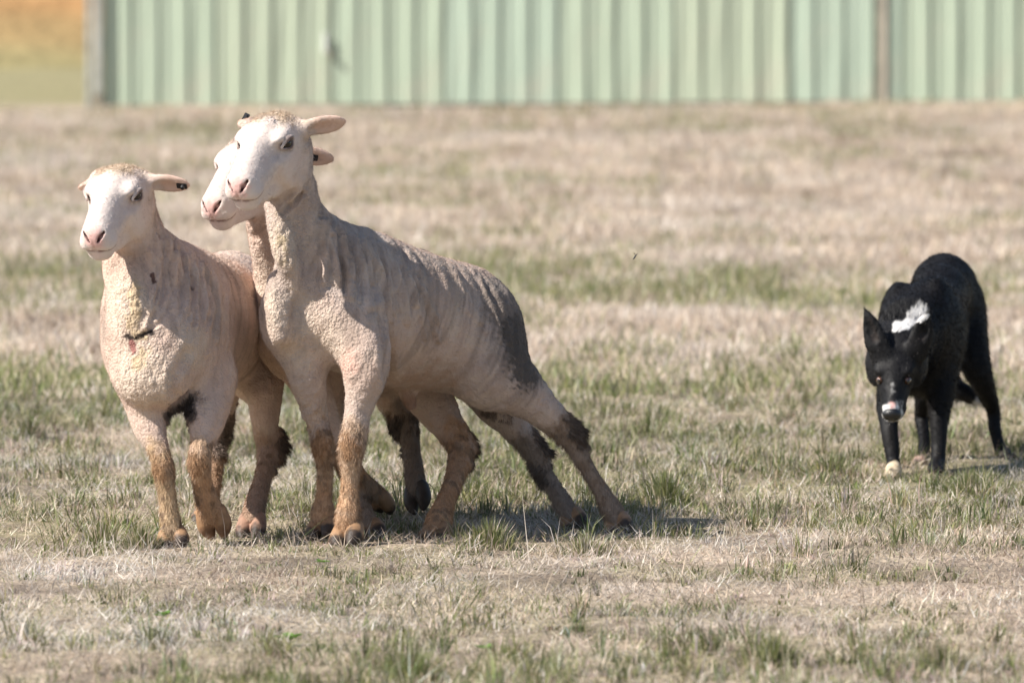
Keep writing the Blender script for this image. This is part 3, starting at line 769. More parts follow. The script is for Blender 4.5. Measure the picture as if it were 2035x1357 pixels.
# --- the sheep at the outside, chest to the viewer
uC = (-0.36, -0.93)
RC = pitched(uC, 3)
sheepC = dict(
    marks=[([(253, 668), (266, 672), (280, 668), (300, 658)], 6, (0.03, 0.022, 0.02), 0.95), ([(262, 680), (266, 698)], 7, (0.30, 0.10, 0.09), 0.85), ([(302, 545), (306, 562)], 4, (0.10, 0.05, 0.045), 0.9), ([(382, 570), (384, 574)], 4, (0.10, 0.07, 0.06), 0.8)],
    seed=3, u=(-0.36, -0.93, 0), base=(P(400, 1060, 20.2)[0], 20.25, 0),
    label='shorn sheep with broad wrinkled chest towards us and one foreleg lifted',
    torso=[(P(355, 645, 20.28), (0.24, 0.156, 0.185), 0.05, RC), (P(408, 640, 20.50), (0.20, 0.148, 0.165), 0.07, RC),
           (P(455, 622, 20.70), (0.16, 0.125, 0.150), 0.07, RC), (P(305, 690, 20.07), (0.10, 0.118, 0.140), 0.07, RC),
           (P(405, 690, 20.14), (0.085, 0.058, 0.135), 0.05, RC), (P(265, 665, 20.20), (0.085, 0.055, 0.135), 0.05, RC),
           (P(298, 755, 20.02), (0.06, 0.07, 0.055), 0.05), (P(268, 610, 20.06), (0.05, 0.055, 0.08), 0.05)],
    extra=[([(P(470, 610, 20.88), 0.022), (P(475, 650, 20.9), 0.018), (P(475, 690, 20.9), 0.012)], 0.02)],
    neck=[(P(335, 600, 20.22), 0.135), (P(304, 545, 20.15), 0.102), (P(280, 490, 20.12), 0.069), (P(266, 440, 20.12), 0.059), (P(252, 395, 20.11), 0.052)],
    folds=[([(P(222, 515, 20.09), 0.02), (P(228, 550, 20.08), 0.022), (P(240, 590, 20.06), 0.018)], 0.035),
           ([(P(262, 560, 20.04), 0.02), (P(266, 620, 20.01), 0.026), (P(268, 670, 20.03), 0.022), (P(276, 720, 20.06), 0.014)], 0.045)],
    legs=[dict(pts=legpts((295, 770, 20.10, .066), (298, 845, 20.05, .040), (316, 895, 20.02, .031), (325, 930, 20.0, .030), (332, 980, 20.0, .028), (338, 1030, 20.0, .026), (342, 1062, 20.0, .028)),
               knee=3, hoof=P(346, 1090, 19.97), hs=1.05, col=(0.54, 0.38, 0.23), low=(0.56, 0.41, 0.26)),
          dict(pts=legpts((418, 755, 20.14, .066), (412, 830, 20.07, .045), (400, 885, 20.02, .034), (396, 918, 20.0, .033), (401, 955, 20.03, .031), (410, 990, 20.06, .030), (420, 1018, 20.09, .034)),
               knee=3, hoof=P(432, 1064, 20.10), hs=1.15, htip=(0.22, 0.12, 0.07)),
          dict(pts=legpts((490, 700, 20.68, .10), (522, 775, 20.55, .050), (526, 845, 20.52, .036), (536, 890, 20.54, .036), (524, 945, 20.45, .029), (508, 1000, 20.35, .029), (502, 1032, 20.29, .031)),
               knee=3, hoof=P(494, 1074, 20.23), kneecap=False, col=(0.44, 0.30, 0.22), low=(0.40, 0.26, 0.18), hcol=(0.34, 0.20, 0.14)),
          dict(pts=legpts((425, 720, 20.78, .09), (432, 800, 20.80, .048), (430, 860, 20.84, .034), (424, 940, 20.80, .027), (414, 1000, 20.74, .027), (410, 1025, 20.72, .027)),
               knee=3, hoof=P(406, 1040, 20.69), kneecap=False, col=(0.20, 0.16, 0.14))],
    head=(P(244, 372, 20.07), head_frame((-0.28, -0.86, -0.43), 0.0), 1.10),
    ears=[(1, (0.80, -0.20, -0.06), (-0.2, -0.75, -0.7), 0.100), (-1, (-0.36, 0.85, -0.22), (0.2, -0.3, -0.9), 0.10)],
    chest=[(P(290, 760, 19.95), 0.12), (P(245, 600, 19.98), 0.10), (P(390, 690, 20.0), 0.07)],
    paint=[('ball', (P(362, 808, 20.05), 0.042, DARK), dict(a=0.85, soft=0.6, noise=0.8, sc=0.012)),
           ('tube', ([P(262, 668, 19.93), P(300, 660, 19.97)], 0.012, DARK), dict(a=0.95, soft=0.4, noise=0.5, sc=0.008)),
           ('ball', (P(264, 690, 19.93), 0.016, (0.35, 0.12, 0.10)), dict(a=0.8, noise=0.6, sc=0.008)),
           ('ball', (P(305, 555, 20.04), 0.012, (0.10, 0.06, 0.05)), dict(a=0.9, noise=0.5, sc=0.008)),
           ('tube', ([P(262, 560, 19.98), P(268, 640, 19.95), P(275, 720, 19.95)], 0.035, (0.56, 0.42, 0.25)), dict(a=0.7, noise=0.6))],
    strokes=family((310, 420), (440, 515), (290, 640), (485, 690), 16, 3.6, 0.0034, 7, 14) + [([(320, 440), (345, 520), (352, 560)], 6, 0.005), ([(330, 480), (352, 520), (330, 600)], 6, 0.004), ([(300, 500), (310, 560), (290, 650)], 6, 0.004),
             ([(350, 505), (370, 560), (375, 620)], 6, 0.005), ([(372, 510), (400, 560), (415, 620)], 6, 0.004), ([(395, 520), (440, 570), (470, 620)], 6, 0.004),
             ([(285, 665), (320, 640), (345, 600)], 4, -0.0025), ([(345, 780), (350, 740), (370, 700)], 10, -0.006)],
    clumps=[(P(560, 895, 20.55), .03), (P(552, 870, 20.54), .025), (P(545, 930, 20.47), .02), (P(440, 850, 20.84), .03), (P(362, 806, 20.05), .03)],
    lumpy=[(P(262, 590, 19.98), 0.07, 0.008), (P(295, 770, 19.96), 0.10, 0.004), (P(400, 680, 20.03), 0.09, 0.004), (P(220, 680, 20.08), 0.08, 0.003), (P(362, 806, 20.05), 0.045, 0.012)],
    fringe=[(P(362, 806, 20.05), 0.05, 0.012, 0.9, (0, -0.4, -0.8)), (P(558, 890, 20.55), 0.045, 0.012, 0.9, (0.6, 0, 0.1)), (P(440, 850, 20.84), 0.08, 0.010, 0.9, (0.5, 0, 0)), (P(262, 672, 19.93), 0.02, 0.006, 0.9, (0, -0.5, -0.4))],
)
# ear tags sit near the ear tips
def ear_tip(S, i, f, off):
    q, d, cup, L = S['ears'][i]; o, R, s = S['head']; d = np.array(d, float); d /= np.linalg.norm(d)
    cup = np.array(cup, float); cup -= d * (cup @ d); cup /= np.linalg.norm(cup)
    return o + R @ (np.array([-0.005, q * 0.056, 0.012]) * s) + d * L * f + cup * off, cup, d
for S_, i_, f_ in ((sheepC, 0, 0.86), (sheepB, 0, 0.62), (sheepA, 1, 0.75)):
    c_, cup_, d_ = ear_tip(S_, i_, f_, 0.006)
    S_['tags'] = [(c_, cup_, d_, 0.015)]
c_, cup_, d_ = ear_tip(sheepA, 1, 0.85, 0.0)
sheepA['tags'] = [(c_ + np.array([-0.002, -0.014, 0.008]), (-0.25, -0.95, 0.2), (0.5, 0.0, 1), 0.013)]

if os.environ.get('ONLY', 'ABC').find('A') >= 0: build_sheep(sheepA)
if os.environ.get('ONLY', 'ABC').find('B') >= 0: build_sheep(sheepB)
if os.environ.get('ONLY', 'ABC').find('C') >= 0: build_sheep(sheepC)
# ------------------------------------------------------------------ sheepdog, stalking with its head low
def build_dog():
    base = np.array([P(1850, 930, 22.4)[0], 22.45, 0.0])
    lo = np.array([P(1690, 900, 22.0)[0] - 0.02, 21.90, -0.02]); hi = np.array([P(2060, 900, 23.2)[0] + 0.02, 23.25, 0.66])
    ho = P(1781, 706, 22.14); hR = head_frame((-0.09, -0.70, -0.66), 0.0); hs = 1.2
    hc = ho + hR[:, 0] * 0.06
    B = Blob(lo, hi, 0.0052 if not QUICK else 0.008, [[(hc[k] - 0.15, hc[k] + 0.14)] for k in range(3)], 0.003 if not QUICK else 0.005)
    R = frame((-0.14, -0.97, -0.10)); R2 = frame((-0.10, -0.97, 0.05))
    B.ell(P(1832, 690, 22.42), (0.13, 0.088, 0.130), R, 0.04)
    B.ell(P(1850, 640, 22.60), (0.18, 0.096, 0.118), R, 0.06)
    B.ell(P(1868, 592, 22.82), (0.15, 0.085, 0.092), R2, 0.06)
    B.ell(P(1876, 586, 22.97), (0.11, 0.093, 0.112), R2, 0.05)
    B.ell(P(1785, 625, 22.48), (0.07, 0.038, 0.085), R, 0.04)
    B.ell(P(1862, 622, 22.44), (0.07, 0.042, 0.095), R, 0.04)
    B.limb([(P(1838, 648, 22.48), 0.105), (P(1812, 658, 22.34), 0.090), (P(1797, 680, 22.24), 0.072), (P(1786, 700, 22.16), 0.058)], 0.05)
    L1 = legpts((1785, 720, 22.40, .050), (1768, 800, 22.32, .034), (1767, 850, 22.27, .0225), (1772, 890, 22.25, .020), (1776, 922, 22.23, .0175), (1776, 936, 22.19, .022), (1774, 944, 22.14, .019))
    L2 = legpts((1868, 690, 22.42, .062), (1868, 770, 22.36, .042), (1866, 838, 22.32, .026), (1866, 885, 22.30, .0205), (1864, 918, 22.28, .0185), (1861, 930, 22.24, .0225), (1859, 936, 22.20, .019))
    L3 = legpts((1898, 620, 22.97, .085), (1926, 690, 22.89, .053), (1950, 755, 22.86, .032), (1973, 812, 22.93, .0195), (1977, 850, 22.92, .0165), (1987, 890, 22.90, .0155), (1998, 906, 22.86, .020), (2008, 913, 22.80, .018))
    L4 = legpts((1850, 640, 23.02, .070), (1842, 730, 22.86, .042), (1836, 790, 22.80, .026), (1832, 830, 22.84, .019), (1837, 880, 22.76, .0165), (1836, 908, 22.70, .0165), (1830, 919, 22.64, .020), (1826, 923, 22.60, .017))
    for L in (L1, L2, L3, L4): B.limb(L, 0.03)
    tail = legpts((1880, 640, 23.07, .030), (1878, 730, 23.12, .028), (1896, 768, 23.10, .026), (1924, 784, 23.07, .022), (1952, 801, 23.04, .008))
    B.limb(tail, 0.02)
    T = lambda x, y, z: ho + hR @ (np.array([x, y, z]) * hs)
    E = lambda c, r, k=0.015, cut=False: B.ell(T(*c), np.array(r) * hs, hR, k * hs, cut)
    E((0.0, 0, 0.0), (0.064, 0.060, 0.048), 0.03); E((0.045, 0, 0.006), (0.040, 0.044, 0.028), 0.02)
    B.limb([(T(0.045, 0, -0.016), 0.042 * hs), (T(0.09, 0, -0.021), 0.032 * hs), (T(0.125, 0, -0.024), 0.0255 * hs), (T(0.148, 0, -0.023), 0.0205 * hs)], 0.02 * hs)
    B.limb([(T(0.04, 0, 0.010), 0.020 * hs), (T(0.09, 0, 0.000), 0.015 * hs), (T(0.15, 0, -0.009), 0.012 * hs)], 0.015 * hs)
    B.limb([(T(0.02, 0, -0.046), 0.022 * hs), (T(0.08, 0, -0.046), 0.016 * hs), (T(0.135, 0, -0.042), 0.011 * hs)], 0.015 * hs)
    for q in (-1, 1):
        E((0.012, q * 0.042, -0.026), (0.044, 0.024, 0.034), 0.02); E((0.058, q * 0.029, 0.021), (0.016, 0.012, 0.007), 0.010)
        E((0.089, q * 0.034, 0.010), (0.012, 0.010, 0.0085), 0.005, True)
        E((0.135, q * 0.015, -0.030), (0.020, 0.012, 0.011), 0.008)
        B.limb([(T(0.160, 0, -0.036), 0.002 * hs), (T(0.140, q * 0.020, -0.040), 0.0024 * hs), (T(0.10, q * 0.028, -0.040), 0.002 * hs)], 0.004 * hs, True)
    for q, tip, cupd in ((-1, P(1717, 608, 22.10), (-0.25, -0.95, -0.1)), (1, P(1848, 614, 22.09), (0.1, -0.95, -0.2))):
        b = P(1744, 684, 22.09) if q < 0 else P(1828, 678, 22.09); d = tip - b; L = np.linalg.norm(d); d = d / L
        cup = np.array(cupd, float); cup -= d * (cup @ d); cup /= np.linalg.norm(cup); w = np.cross(d, cup)
        B.limb([(b - d * 0.025, 0.031), (b + d * L * 0.15, 0.031), (b + d * L * 0.5, 0.022), (b + d * L * 0.85, 0.008), (tip, 0.002)], 0.016, flat=(cup, 0.42))
        B.ell(b + d * L * 0.40 + cup * 0.013, (L * 0.38, 0.015, 0.009), np.stack([d, w, cup], 1), 0.008, True)
    v, quad = B.mesh(); v = relax(v, quad, 2, 0.4); n = normals(v, quad)
    fur = fbm(np.stack([v[:, 0] / 0.012, v[:, 1] / 0.04, v[:, 2] / 0.02], 1), 61, 2)
    hd = (v - ho) @ hR / hs
    v = v + n * (0.0008 * fur + 0.0025 * fbm(v / 0.05, 66, 2))[:, None]
    v[:, 2] = np.maximum(v[:, 2], 0.002)
    BLACK, WHITE = (0.0075, 0.007, 0.008), (0.74, 0.72, 0.70)
    pt = Paint(v, BLACK)
    pt.put(sstep(0.1, 0.7, fbm(v / 0.09, 70, 2)) * 0.4, (0.014, 0.012, 0.011))
    nape = (P(1803, 640, 22.27))
    qx, qy = to_px(v); dn = stroke2d(qx, qy, [(1786, 648), (1808, 640), (1826, 622)]) / 15 + 1.15 * fbm(np.stack([(v[:, 2] * 0.8 - v[:, 0] * 0.6) / 0.009, (v[:, 0] * 0.8 + v[:, 2] * 0.6) / 0.05, v[:, 1] / 0.06], 1), 9, 2)
    pt.put((1 - sstep(0.65, 1.0, dn)) * (n[:, 1] < 0.5) * (v[:, 1] < 22.55) * (hd[:, 0] < -0.02) * 0.95, WHITE)
    pt.ball(T(0.160, 0, -0.022), 0.042, WHITE, 0.95, 0.6, 0.6, 0.012); pt.tube([T(0.15, 0, -0.005), T(0.095, 0, 0.012)], 0.009, WHITE, 0.6, 0.8, 0.4, 0.010)
    pt.ball(T(0.150, 0, 0.004), 0.013, (0.70, 0.40, 0.36), 0.8, 0.6)
    pt.ball(P(1776, 940, 22.17), 0.055, (0.68, 0.56, 0.40), 0.95, 0.3, 0.3, 0.012)
    pt.ball(P(1828, 926, 22.62), 0.045, (0.62, 0.44, 0.36), 0.9, 0.4, 0.3, 0.012)
    pt.ball(P(1950, 800, 23.04), 0.026, WHITE, 0.9, 0.6, 0.3, 0.012)
    for q_, b_, t_ in ((-1, P(1744, 684, 22.08), P(1722, 630, 22.08)), (1, P(1828, 678, 22.08), P(1842, 640, 22.07))):
        pt.tube([b_ * 0.8 + t_ * 0.2, t_], 0.014, (0.045, 0.034, 0.030), 0.7, 0.8, 0.3, 0.01)
    root = empty('sheepdog', base, 'black sheepdog with white muzzle and nape, stalking with its head low', 'dog')
    mesh_obj('body', v, quad, M_DOG, root, base, True, pt.c)
    for q in (-1, 1):
        c = T(0.0785, q * 0.0290, 0.0055)
        e = uv_ball('eye', c, 0.0090 * hs, M_DOGEYE, root, base)
        f = hR @ np.array([0.9, q * 0.35, 0.35]); f /= np.linalg.norm(f)
        uv_ball('pupil', c + f * 0.0066 * hs, 0.0048 * hs, M_PUPIL, e, base, f, 0.8, 12)
    Bn = Blob(T(0.158, 0, -0.013) - 0.03, T(0.158, 0, -0.013) + 0.03, 0.002)
    Bn.ell(T(0.161, 0, -0.015), np.array([0.014, 0.0205, 0.0165]) * hs, hR, 0.01)
    for q in (-1, 1): Bn.ell(T(0.175, q * 0.009, -0.016), np.array([0.006, 0.004, 0.004]) * hs, hR, 0.003, True)
    nv, nq = Bn.mesh(); mesh_obj('nose', nv, nq, M_DOGNOSE, root, base)
    r = np.random.default_rng(5); N = 75000 if not QUICK else 15000
    w = 0.3 + (hd[:, 0] < -0.01) * 1.0; w[np.linalg.norm(v - nape, axis=1) < 0.07] = 3
    pk = r.choice(len(v), N, p=w / w.sum())
    flow = np.tile([0.1, 0.75, -0.45], (N, 1)); hm = np.linalg.norm(hd[pk], axis=1) < 0.17
    flow[hm] = -hR[:, 0]
    d = n[pk] * 0.16 + flow + r.normal(size=(N, 3)) * 0.13
    tl = (seg_dist(v[pk], tail[1][0], tail[3][0]) < 0.05) | ((v[pk][:, 1] > 22.95) & (n[pk][:, 1] > 0.2) & (v[pk][:, 2] < 0.4))
    Ls = 0.016 * tl + np.where(hm, 0.006, 0.016) * r.uniform(0.5, 1.4, N) + 0.014 * (np.linalg.norm(v[pk] - nape, axis=1) < 0.065)
    strands('fur', v[pk], d, Ls, 0.0006, pt.c[pk] * r.uniform(0.75, 1.3, (N, 1)), M_DOGFUR, root, base, 0.3, 8, True)
    return root
if os.environ.get('ONLY', 'D').find('D') >= 0: build_dog()
# ------------------------------------------------------------------ ground
def ground_z(x, y):
    far = sstep(24, 50, y)
    return (0.006 * fbm2(x, y, 0.55, 100, 2) + 0.015 * fbm2(x, y, 0.15, 107, 2) * (1 - far) + 0.03 * far * fbm2(x, y, 3.0, 103, 2)
            + 0.042 * sstep(32, 50, y) * np.clip((x + 2.5) / 5.6, -1, 2))

def green_at(x, y):
    """share of living grass, 0..1"""
    py = CAM_H * F_PX / y + HORIZON + 42 * fbm2(x, y * 0.4, 0.7, 170, 2) * np.clip(20 / np.maximum(y, 1), 0.3, 1.2) + 25 * fbm2(x, y, 0.25, 172, 2) * (y < 30)
    band = (0.20 - 0.12 * (1 - sstep(420, 520, py)) + 0.42 * sstep(495, 560, py) * (1 - sstep(600, 645, py)) + 0.50 * sstep(690, 770, py) * (1 - sstep(1050, 1115, py)) + 0.30 * sstep(1205, 1290, py))
    band = band + 0.5 * sstep(51.6, 53, y)
    n = fbm2(x, y * 0.7, 0.30, 110, 3); n2 = fbm2(x, y * 0.6, 1.7, 114, 2)
    return np.clip(band + 0.85 * n + 0.35 * n2 - 0.06, 0, 1)

STRAW = np.array([(0.60, 0.50, 0.385), (0.51, 0.44, 0.375), (0.67, 0.565, 0.445), (0.43, 0.345, 0.28), (0.59, 0.535, 0.485), (0.54, 0.42, 0.325)])
GREENS = np.array([(0.185, 0.215, 0.075), (0.24, 0.25, 0.10), (0.14, 0.175, 0.065), (0.30, 0.29, 0.13), (0.215, 0.225, 0.12)])
gx = np.unique(np.r_[-np.geomspace(5, 900, 26), np.arange(-5, 5.001, 0.075), np.geomspace(5, 900, 26)])
gy = np.unique(np.r_[-np.geomspace(1, 300, 10), np.arange(0, 14, 1.0), np.arange(14, 60, 0.085), np.geomspace(60, 1600, 30)])
X, Y = np.meshgrid(gx, gy, indexing='ij')
xf, yf = X.ravel(), Y.ravel()
yq = np.clip(yf, 6, 1e9)
gv = np.stack([xf, yf, ground_z(xf, yf)], 1)
g = green_at(xf, yq); g3 = g[:, None]
mix_ = (0.5 + 0.5 * fbm2(xf, yf, 0.12, 120, 3))[:, None]
gcol = (np.array([0.36, 0.285, 0.215]) * mix_ + np.array([0.57, 0.465, 0.375]) * (1 - mix_)) * (1 - 0.6 * g3) + np.array([0.26, 0.25, 0.115]) * 0.6 * g3
nx_, ny_ = len(gx), len(gy)
ii, jj = np.meshgrid(np.arange(nx_ - 1), np.arange(ny_ - 1), indexing='ij')
a_ = (ii * ny_ + jj).ravel()
gf = np.stack([a_, a_ + ny_, a_ + ny_ + 1, a_ + 1], 1)
M_GROUND = mat_attr('dry_turf_soil', 0.95, 0.4, 0.9, 55.0, spec=0.05, dist=0.02, var_scale=30.0)
far_ = (sstep(50.6, 51.6, yf) * (yf < 75))[:, None]
gcol = gcol * (1 - 0.85 * far_) + np.array([0.30, 0.275, 0.15]) * 0.85 * far_
soil_shade = (sstep(-0.15, 0.35, fbm2(xf, yf, 0.12, 125, 3)) * (yf > 14) * (yf < 26))[:, None]  # dark soil patches, with shade in the thatch gaps painted into the colour
gcol = gcol * (1 - 0.7 * soil_shade) + np.array([0.13, 0.10, 0.078]) * 0.7 * soil_shade
ground = mesh_obj('ground', gv, gf, M_GROUND, None, None, True, np.clip(gcol, 0.02, 0.9))
ground['kind'] = 'structure'
ground['label'] = 'dry sheep paddock with patchy straw and green turf'

def mat_blade(name):
    m = bpy.data.materials.new(name); m.use_nodes = True
    nt = m.node_tree; N, L = nt.nodes, nt.links
    for n_ in list(N): N.remove(n_)
    at = N.new('ShaderNodeAttribute'); at.attribute_name = 'Col'
    di = N.new('ShaderNodeBsdfDiffuse'); tr = N.new('ShaderNodeBsdfTranslucent'); gl = N.new('ShaderNodeBsdfGlossy')
    gl.inputs['Roughness'].default_value = 0.45; gl.inputs['Color'].default_value = (1, 1, 1, 1)
    m1 = N.new('ShaderNodeMixShader'); m1.inputs[0].default_value = 0.30
    m2 = N.new('ShaderNodeMixShader'); m2.inputs[0].default_value = 0.02
    out = N.new('ShaderNodeOutputMaterial')
    L.new(at.outputs['Color'], di.inputs['Color']); L.new(at.outputs['Color'], tr.inputs['Color'])
    L.new(di.outputs[0], m1.inputs[1]); L.new(tr.outputs[0], m1.inputs[2])
    L.new(m1.outputs[0], m2.inputs[1]); L.new(gl.outputs[0], m2.inputs[2]); L.new(m2.outputs[0], out.inputs['Surface'])
    return m
M_BLADE = mat_blade('grass_blades')

def blade_mesh(name, x, y, h, w, lean, az, cols, two=True, zbase=None, parent=None, base=None, tipdry=None):
    n = len(x); z = ground_z(x, y) if zbase is None else zbase
    root = np.stack([x, y, z - 0.004], 1)
    dr = np.stack([np.cos(az), np.sin(az), np.zeros(n)], 1)
    sa = az + np.pi / 2 + rng.normal(0, 0.8, n)
    sd = np.stack([np.cos(sa), np.sin(sa), np.zeros(n)], 1) * w[:, None]
    up = np.zeros((n, 3)); up[:, 2] = 1
    hh, ll = h[:, None], lean[:, None]
    mid = root + up * hh * 0.58 * np.sqrt(np.clip(1 - ll ** 2 * 0.5, 0.05, 1)) + dr * hh * ll * 0.35
    tip = root + up * hh * np.sqrt(np.clip(1 - ll ** 2, 0.02, 1)) + dr * hh * ll
    b = np.arange(n)[:, None]
    if two:
        v = np.stack([root - sd, root + sd, mid + sd * 0.75, mid - sd * 0.75, tip], 1).reshape(-1, 3); b = b * 5
        f = np.concatenate([b + [0, 1, 2], b + [0, 2, 3], b + [3, 2, 4]]); k = 5
    else:
        v = np.stack([root - sd, root + sd, tip], 1).reshape(-1, 3); b = b * 3
        f = b + [0, 1, 2]; k = 3
    c = np.repeat(cols, k, axis=0)
    if tipdry is not None:
        c[k - 1::k] = tipdry
    return mesh_obj(name, v, f, M_BLADE, parent, base, False, c)

def blade_cols(gr, n, grey=None, tone=None):
    s_ = STRAW[rng.integers(0, len(STRAW), n)]; g_ = GREENS[rng.integers(0, len(GREENS), n)]
    if grey is not None:
        s_ = s_ * (1 - grey[:, None]) + np.array([0.56, 0.52, 0.475]) * grey[:, None]
    if tone is not None:
        t = tone[:, None]; s_ = s_ * np.where(t > 0, 1 + 0.28 * t, 1 + 0.75 * t) * np.where(t < 0, 1 + t * np.array([0.0, 0.10, 0.16]), 1)
    pick = (rng.random(n) < gr)[:, None]
    return np.clip(np.where(pick, g_, s_) * np.where(pick, 1.0, 1.10) * rng.uniform(0.78, 1.15, (n, 1)), 0.02, 0.85), pick[:, 0]

def straw_tone(x, y): return np.clip(0.75 * fbm2(x, y, 0.13, 180, 3) + 0.75 * fbm2(x, y, 0.45, 184, 2), -0.8, 0.8)

def field(n, y0, y1, half, pad):
    """uniform per square metre over the wedge the picture looks into, plus a margin"""
    y = np.sqrt(rng.uniform(y0 * y0, y1 * y1, n))
    x = rng.uniform(-1, 1, n) * (half * y + pad)
    return x, y

HALF = W_PX / 2 / F_PX
if not QUICK and not os.environ.get('NOGRASS'):
    # near turf: clumped tussocks and loose blades
    nT = 15000
    tx, ty = field(nT, 15.6, 25.0, HALF, 0.55)
    keep = fbm2(tx, ty, 0.20, 130, 2) + 0.25 * fbm2(tx, ty, 0.7, 133, 2) > -0.18
    tx, ty = tx[keep], ty[keep]; nT = len(tx)
    tg = green_at(tx, ty)
    tt = rng.random(nT) < tg
    tsize = np.where(tt, rng.lognormal(-3.55, 0.45, nT), rng.lognormal(-4.12, 0.40, nT))       # tussock height
    tsize *= 1 - 0.35 * sstep(20.2, 19.6, ty) * sstep(17.6, 18.4, ty)
    for fx, fy in [(345, 1088), (435, 1066), (495, 1074), (638, 1066), (688, 1084), (742, 1070), (858, 1086), (1140, 1050), (1230, 1060), (1776, 946), (1862, 936), (2000, 915)]:
        Yf = groundY(fy); Xf = P(fx, fy, Yf)[0]
        tsize *= 1 - 0.62 * np.exp(-((tx - Xf) / 0.07) ** 2 - ((ty - Yf + 0.10) / 0.16) ** 2)
    tsize *= 1 + 0.1 * sstep(17.6, 16.8, ty)
    per = np.clip((rng.integers(10, 24, nT) * (tsize / 0.026) ** 0.8).astype(int), 6, 70)
    id_ = np.repeat(np.arange(nT), per); n = len(id_)
    rad = rng.exponential(1.0, n) * (0.008 + 0.33 * tsize[id_]); az = rng.uniform(0, 2 * np.pi, n)
    bx, by = tx[id_] + rad * np.cos(az), ty[id_] + rad * np.sin(az)
    taz = rng.uniform(0, 2 * np.pi, nT)[id_]
    h = tsize[id_] * rng.uniform(0.5, 1.3, n) * (1.0 + 0.4 * (rng.random(n) < 0.06))
    lean = np.clip(0.35 + 7 * rad + rng.normal(0, 0.25, n), 0.0, 0.97)
    az = np.where(rng.random(n) < 0.4, taz, az)
    ttone = rng.uniform(0.55, 1.22, nT)[id_][:, None] * (1 + rng.normal(0, 0.05, (nT, 3)))[id_]
    cols, pick = blade_cols(np.where(tt, 0.80, 0.05)[id_], n, 0.8 * sstep(0.0, 0.45, fbm2(bx, by, 0.5, 140, 2)), straw_tone(bx, by))
    cols = np.clip(cols * ttone, 0.02, 0.85)
    grass = blade_mesh('grass', bx, by, h, rng.uniform(0.0008, 0.0022, n), lean, az + rng.normal(0, 0.5, n), cols)
    tag(grass, 'green and straw tussocks of the near paddock turf', None, None, 'stuff')
    n1 = n
    # matted dry litter lying between the tussocks
    n = 330000
    x, y = field(n, 15.6, 25.0, HALF, 0.55)
    kp = rng.random(n) < np.clip(0.48 - 1.0 * fbm2(x, y, 0.12, 125, 3), 0.05, 1); x, y = x[kp], y[kp]; n = len(x); print('litter', n)
    gg = green_at(x, y)
    cols, pick = blade_cols(gg * 0.35, n, 0.9 * sstep(-0.1, 0.4, fbm2(x, y, 0.5, 140, 2)), straw_tone(x, y))
    cols = np.clip(cols * (1 + 0.55 * fbm2(x, y, 0.035, 190, 2) + 0.25 * fbm2(x, y, 0.10, 191, 2))[:, None], 0.03, 0.85)
    lt = blade_mesh('straw_litter', x, y, rng.lognormal(-3.6, 0.4, n), rng.uniform(0.0007, 0.0016, n), np.clip(rng.normal(0.88, 0.16, n), 0, 0.995), rng.uniform(0, 2 * np.pi, n), cols, two=False, zbase=ground_z(x, y) + 0.004 + 0.018 * rng.random(n) ** 2)
    tag(lt, 'matted dry straw litter between the near tussocks', None, None, 'stuff')
    # paddock beyond the dog, up to the fence
    n = 290000
    x, y = field(n, 25.0, 50.6, HALF, 1.5)
    gg = green_at(x, y)
    cl = fbm2(x, y, 0.16, 150, 2) - 0.7 * sstep(48, 50.4, y)
    cols, pick = blade_cols(np.clip(gg * 1.05, 0, 1), n, 0.5 * sstep(-0.1, 0.5, fbm2(x, y, 0.8, 141, 2)), straw_tone(x, y * 0.6))
    fg = blade_mesh('distant_grass', x, y, rng.lognormal(-3.2, 0.35, n) * (1 + 0.6 * cl + 0.3 * pick), rng.uniform(0.002, 0.005, n), np.clip(rng.normal(0.6, 0.25, n), 0, 0.98), rng.uniform(0, 2 * np.pi, n), cols, two=False)
    tag(fg, 'soft pale grass of the far paddock below the fence', None, None, 'stuff')
    # long single straws
    n = 700
    x, y = field(n, 16.0, 24.0, HALF, 0.5)
    cols, pick = blade_cols(np.full(n, 0.12), n)
    st = blade_mesh('long_straws', x, y, rng.uniform(0.05, 0.13, n), np.full(n, 0.0009), np.clip(rng.normal(0.75, 0.2, n), 0.1, 0.98), rng.uniform(0, 2 * np.pi, n), cols * 1.1)
    tag(st, 'long loose dry straws sticking out of the turf', None, None, 'stuff')
    print('blades', n1)

    def tuft(px, py, hgt, wid, nb, gr, label, seed):
        r = np.random.default_rng(seed); y0 = groundY(py); x0 = P(px, py, y0)[0]
        a = r.uniform(0, 2 * np.pi, nb); rad = np.abs(r.normal(0, 1, nb)) * wid
        x = x0 + rad * np.cos(a); y = y0 + rad * np.sin(a) * 0.9
        h = hgt * r.uniform(0.45, 1.15, nb) * np.exp(-(rad / wid / 2.2) ** 2)
        s_ = STRAW[r.integers(0, len(STRAW), nb)]; g_ = GREENS[r.integers(0, len(GREENS), nb)]
        c = np.where((r.random(nb) < gr)[:, None], g_, s_) * r.uniform(0.75, 1.15, (nb, 1))
        z = ground_z(x, y)
        zb = float(ground_z(np.array([x0]), np.array([y0]))[0])
        root = empty('grass_tuft', (x0, y0, zb), label, 'grass tuft', 'larger grass tufts in the paddock')
        o = blade_mesh('blades', x, y, h, r.uniform(0.0008, 0.0018, nb), np.clip(0.12 + 0.75 * rad / wid / 2 + r.normal(0, 0.15, nb), 0, 0.95), a + r.normal(0, 0.4, nb), np.clip(c, 0.02, 0.8), zbase=z, parent=root, base=(x0, y0, zb))
        o['kind'] = 'stuff'
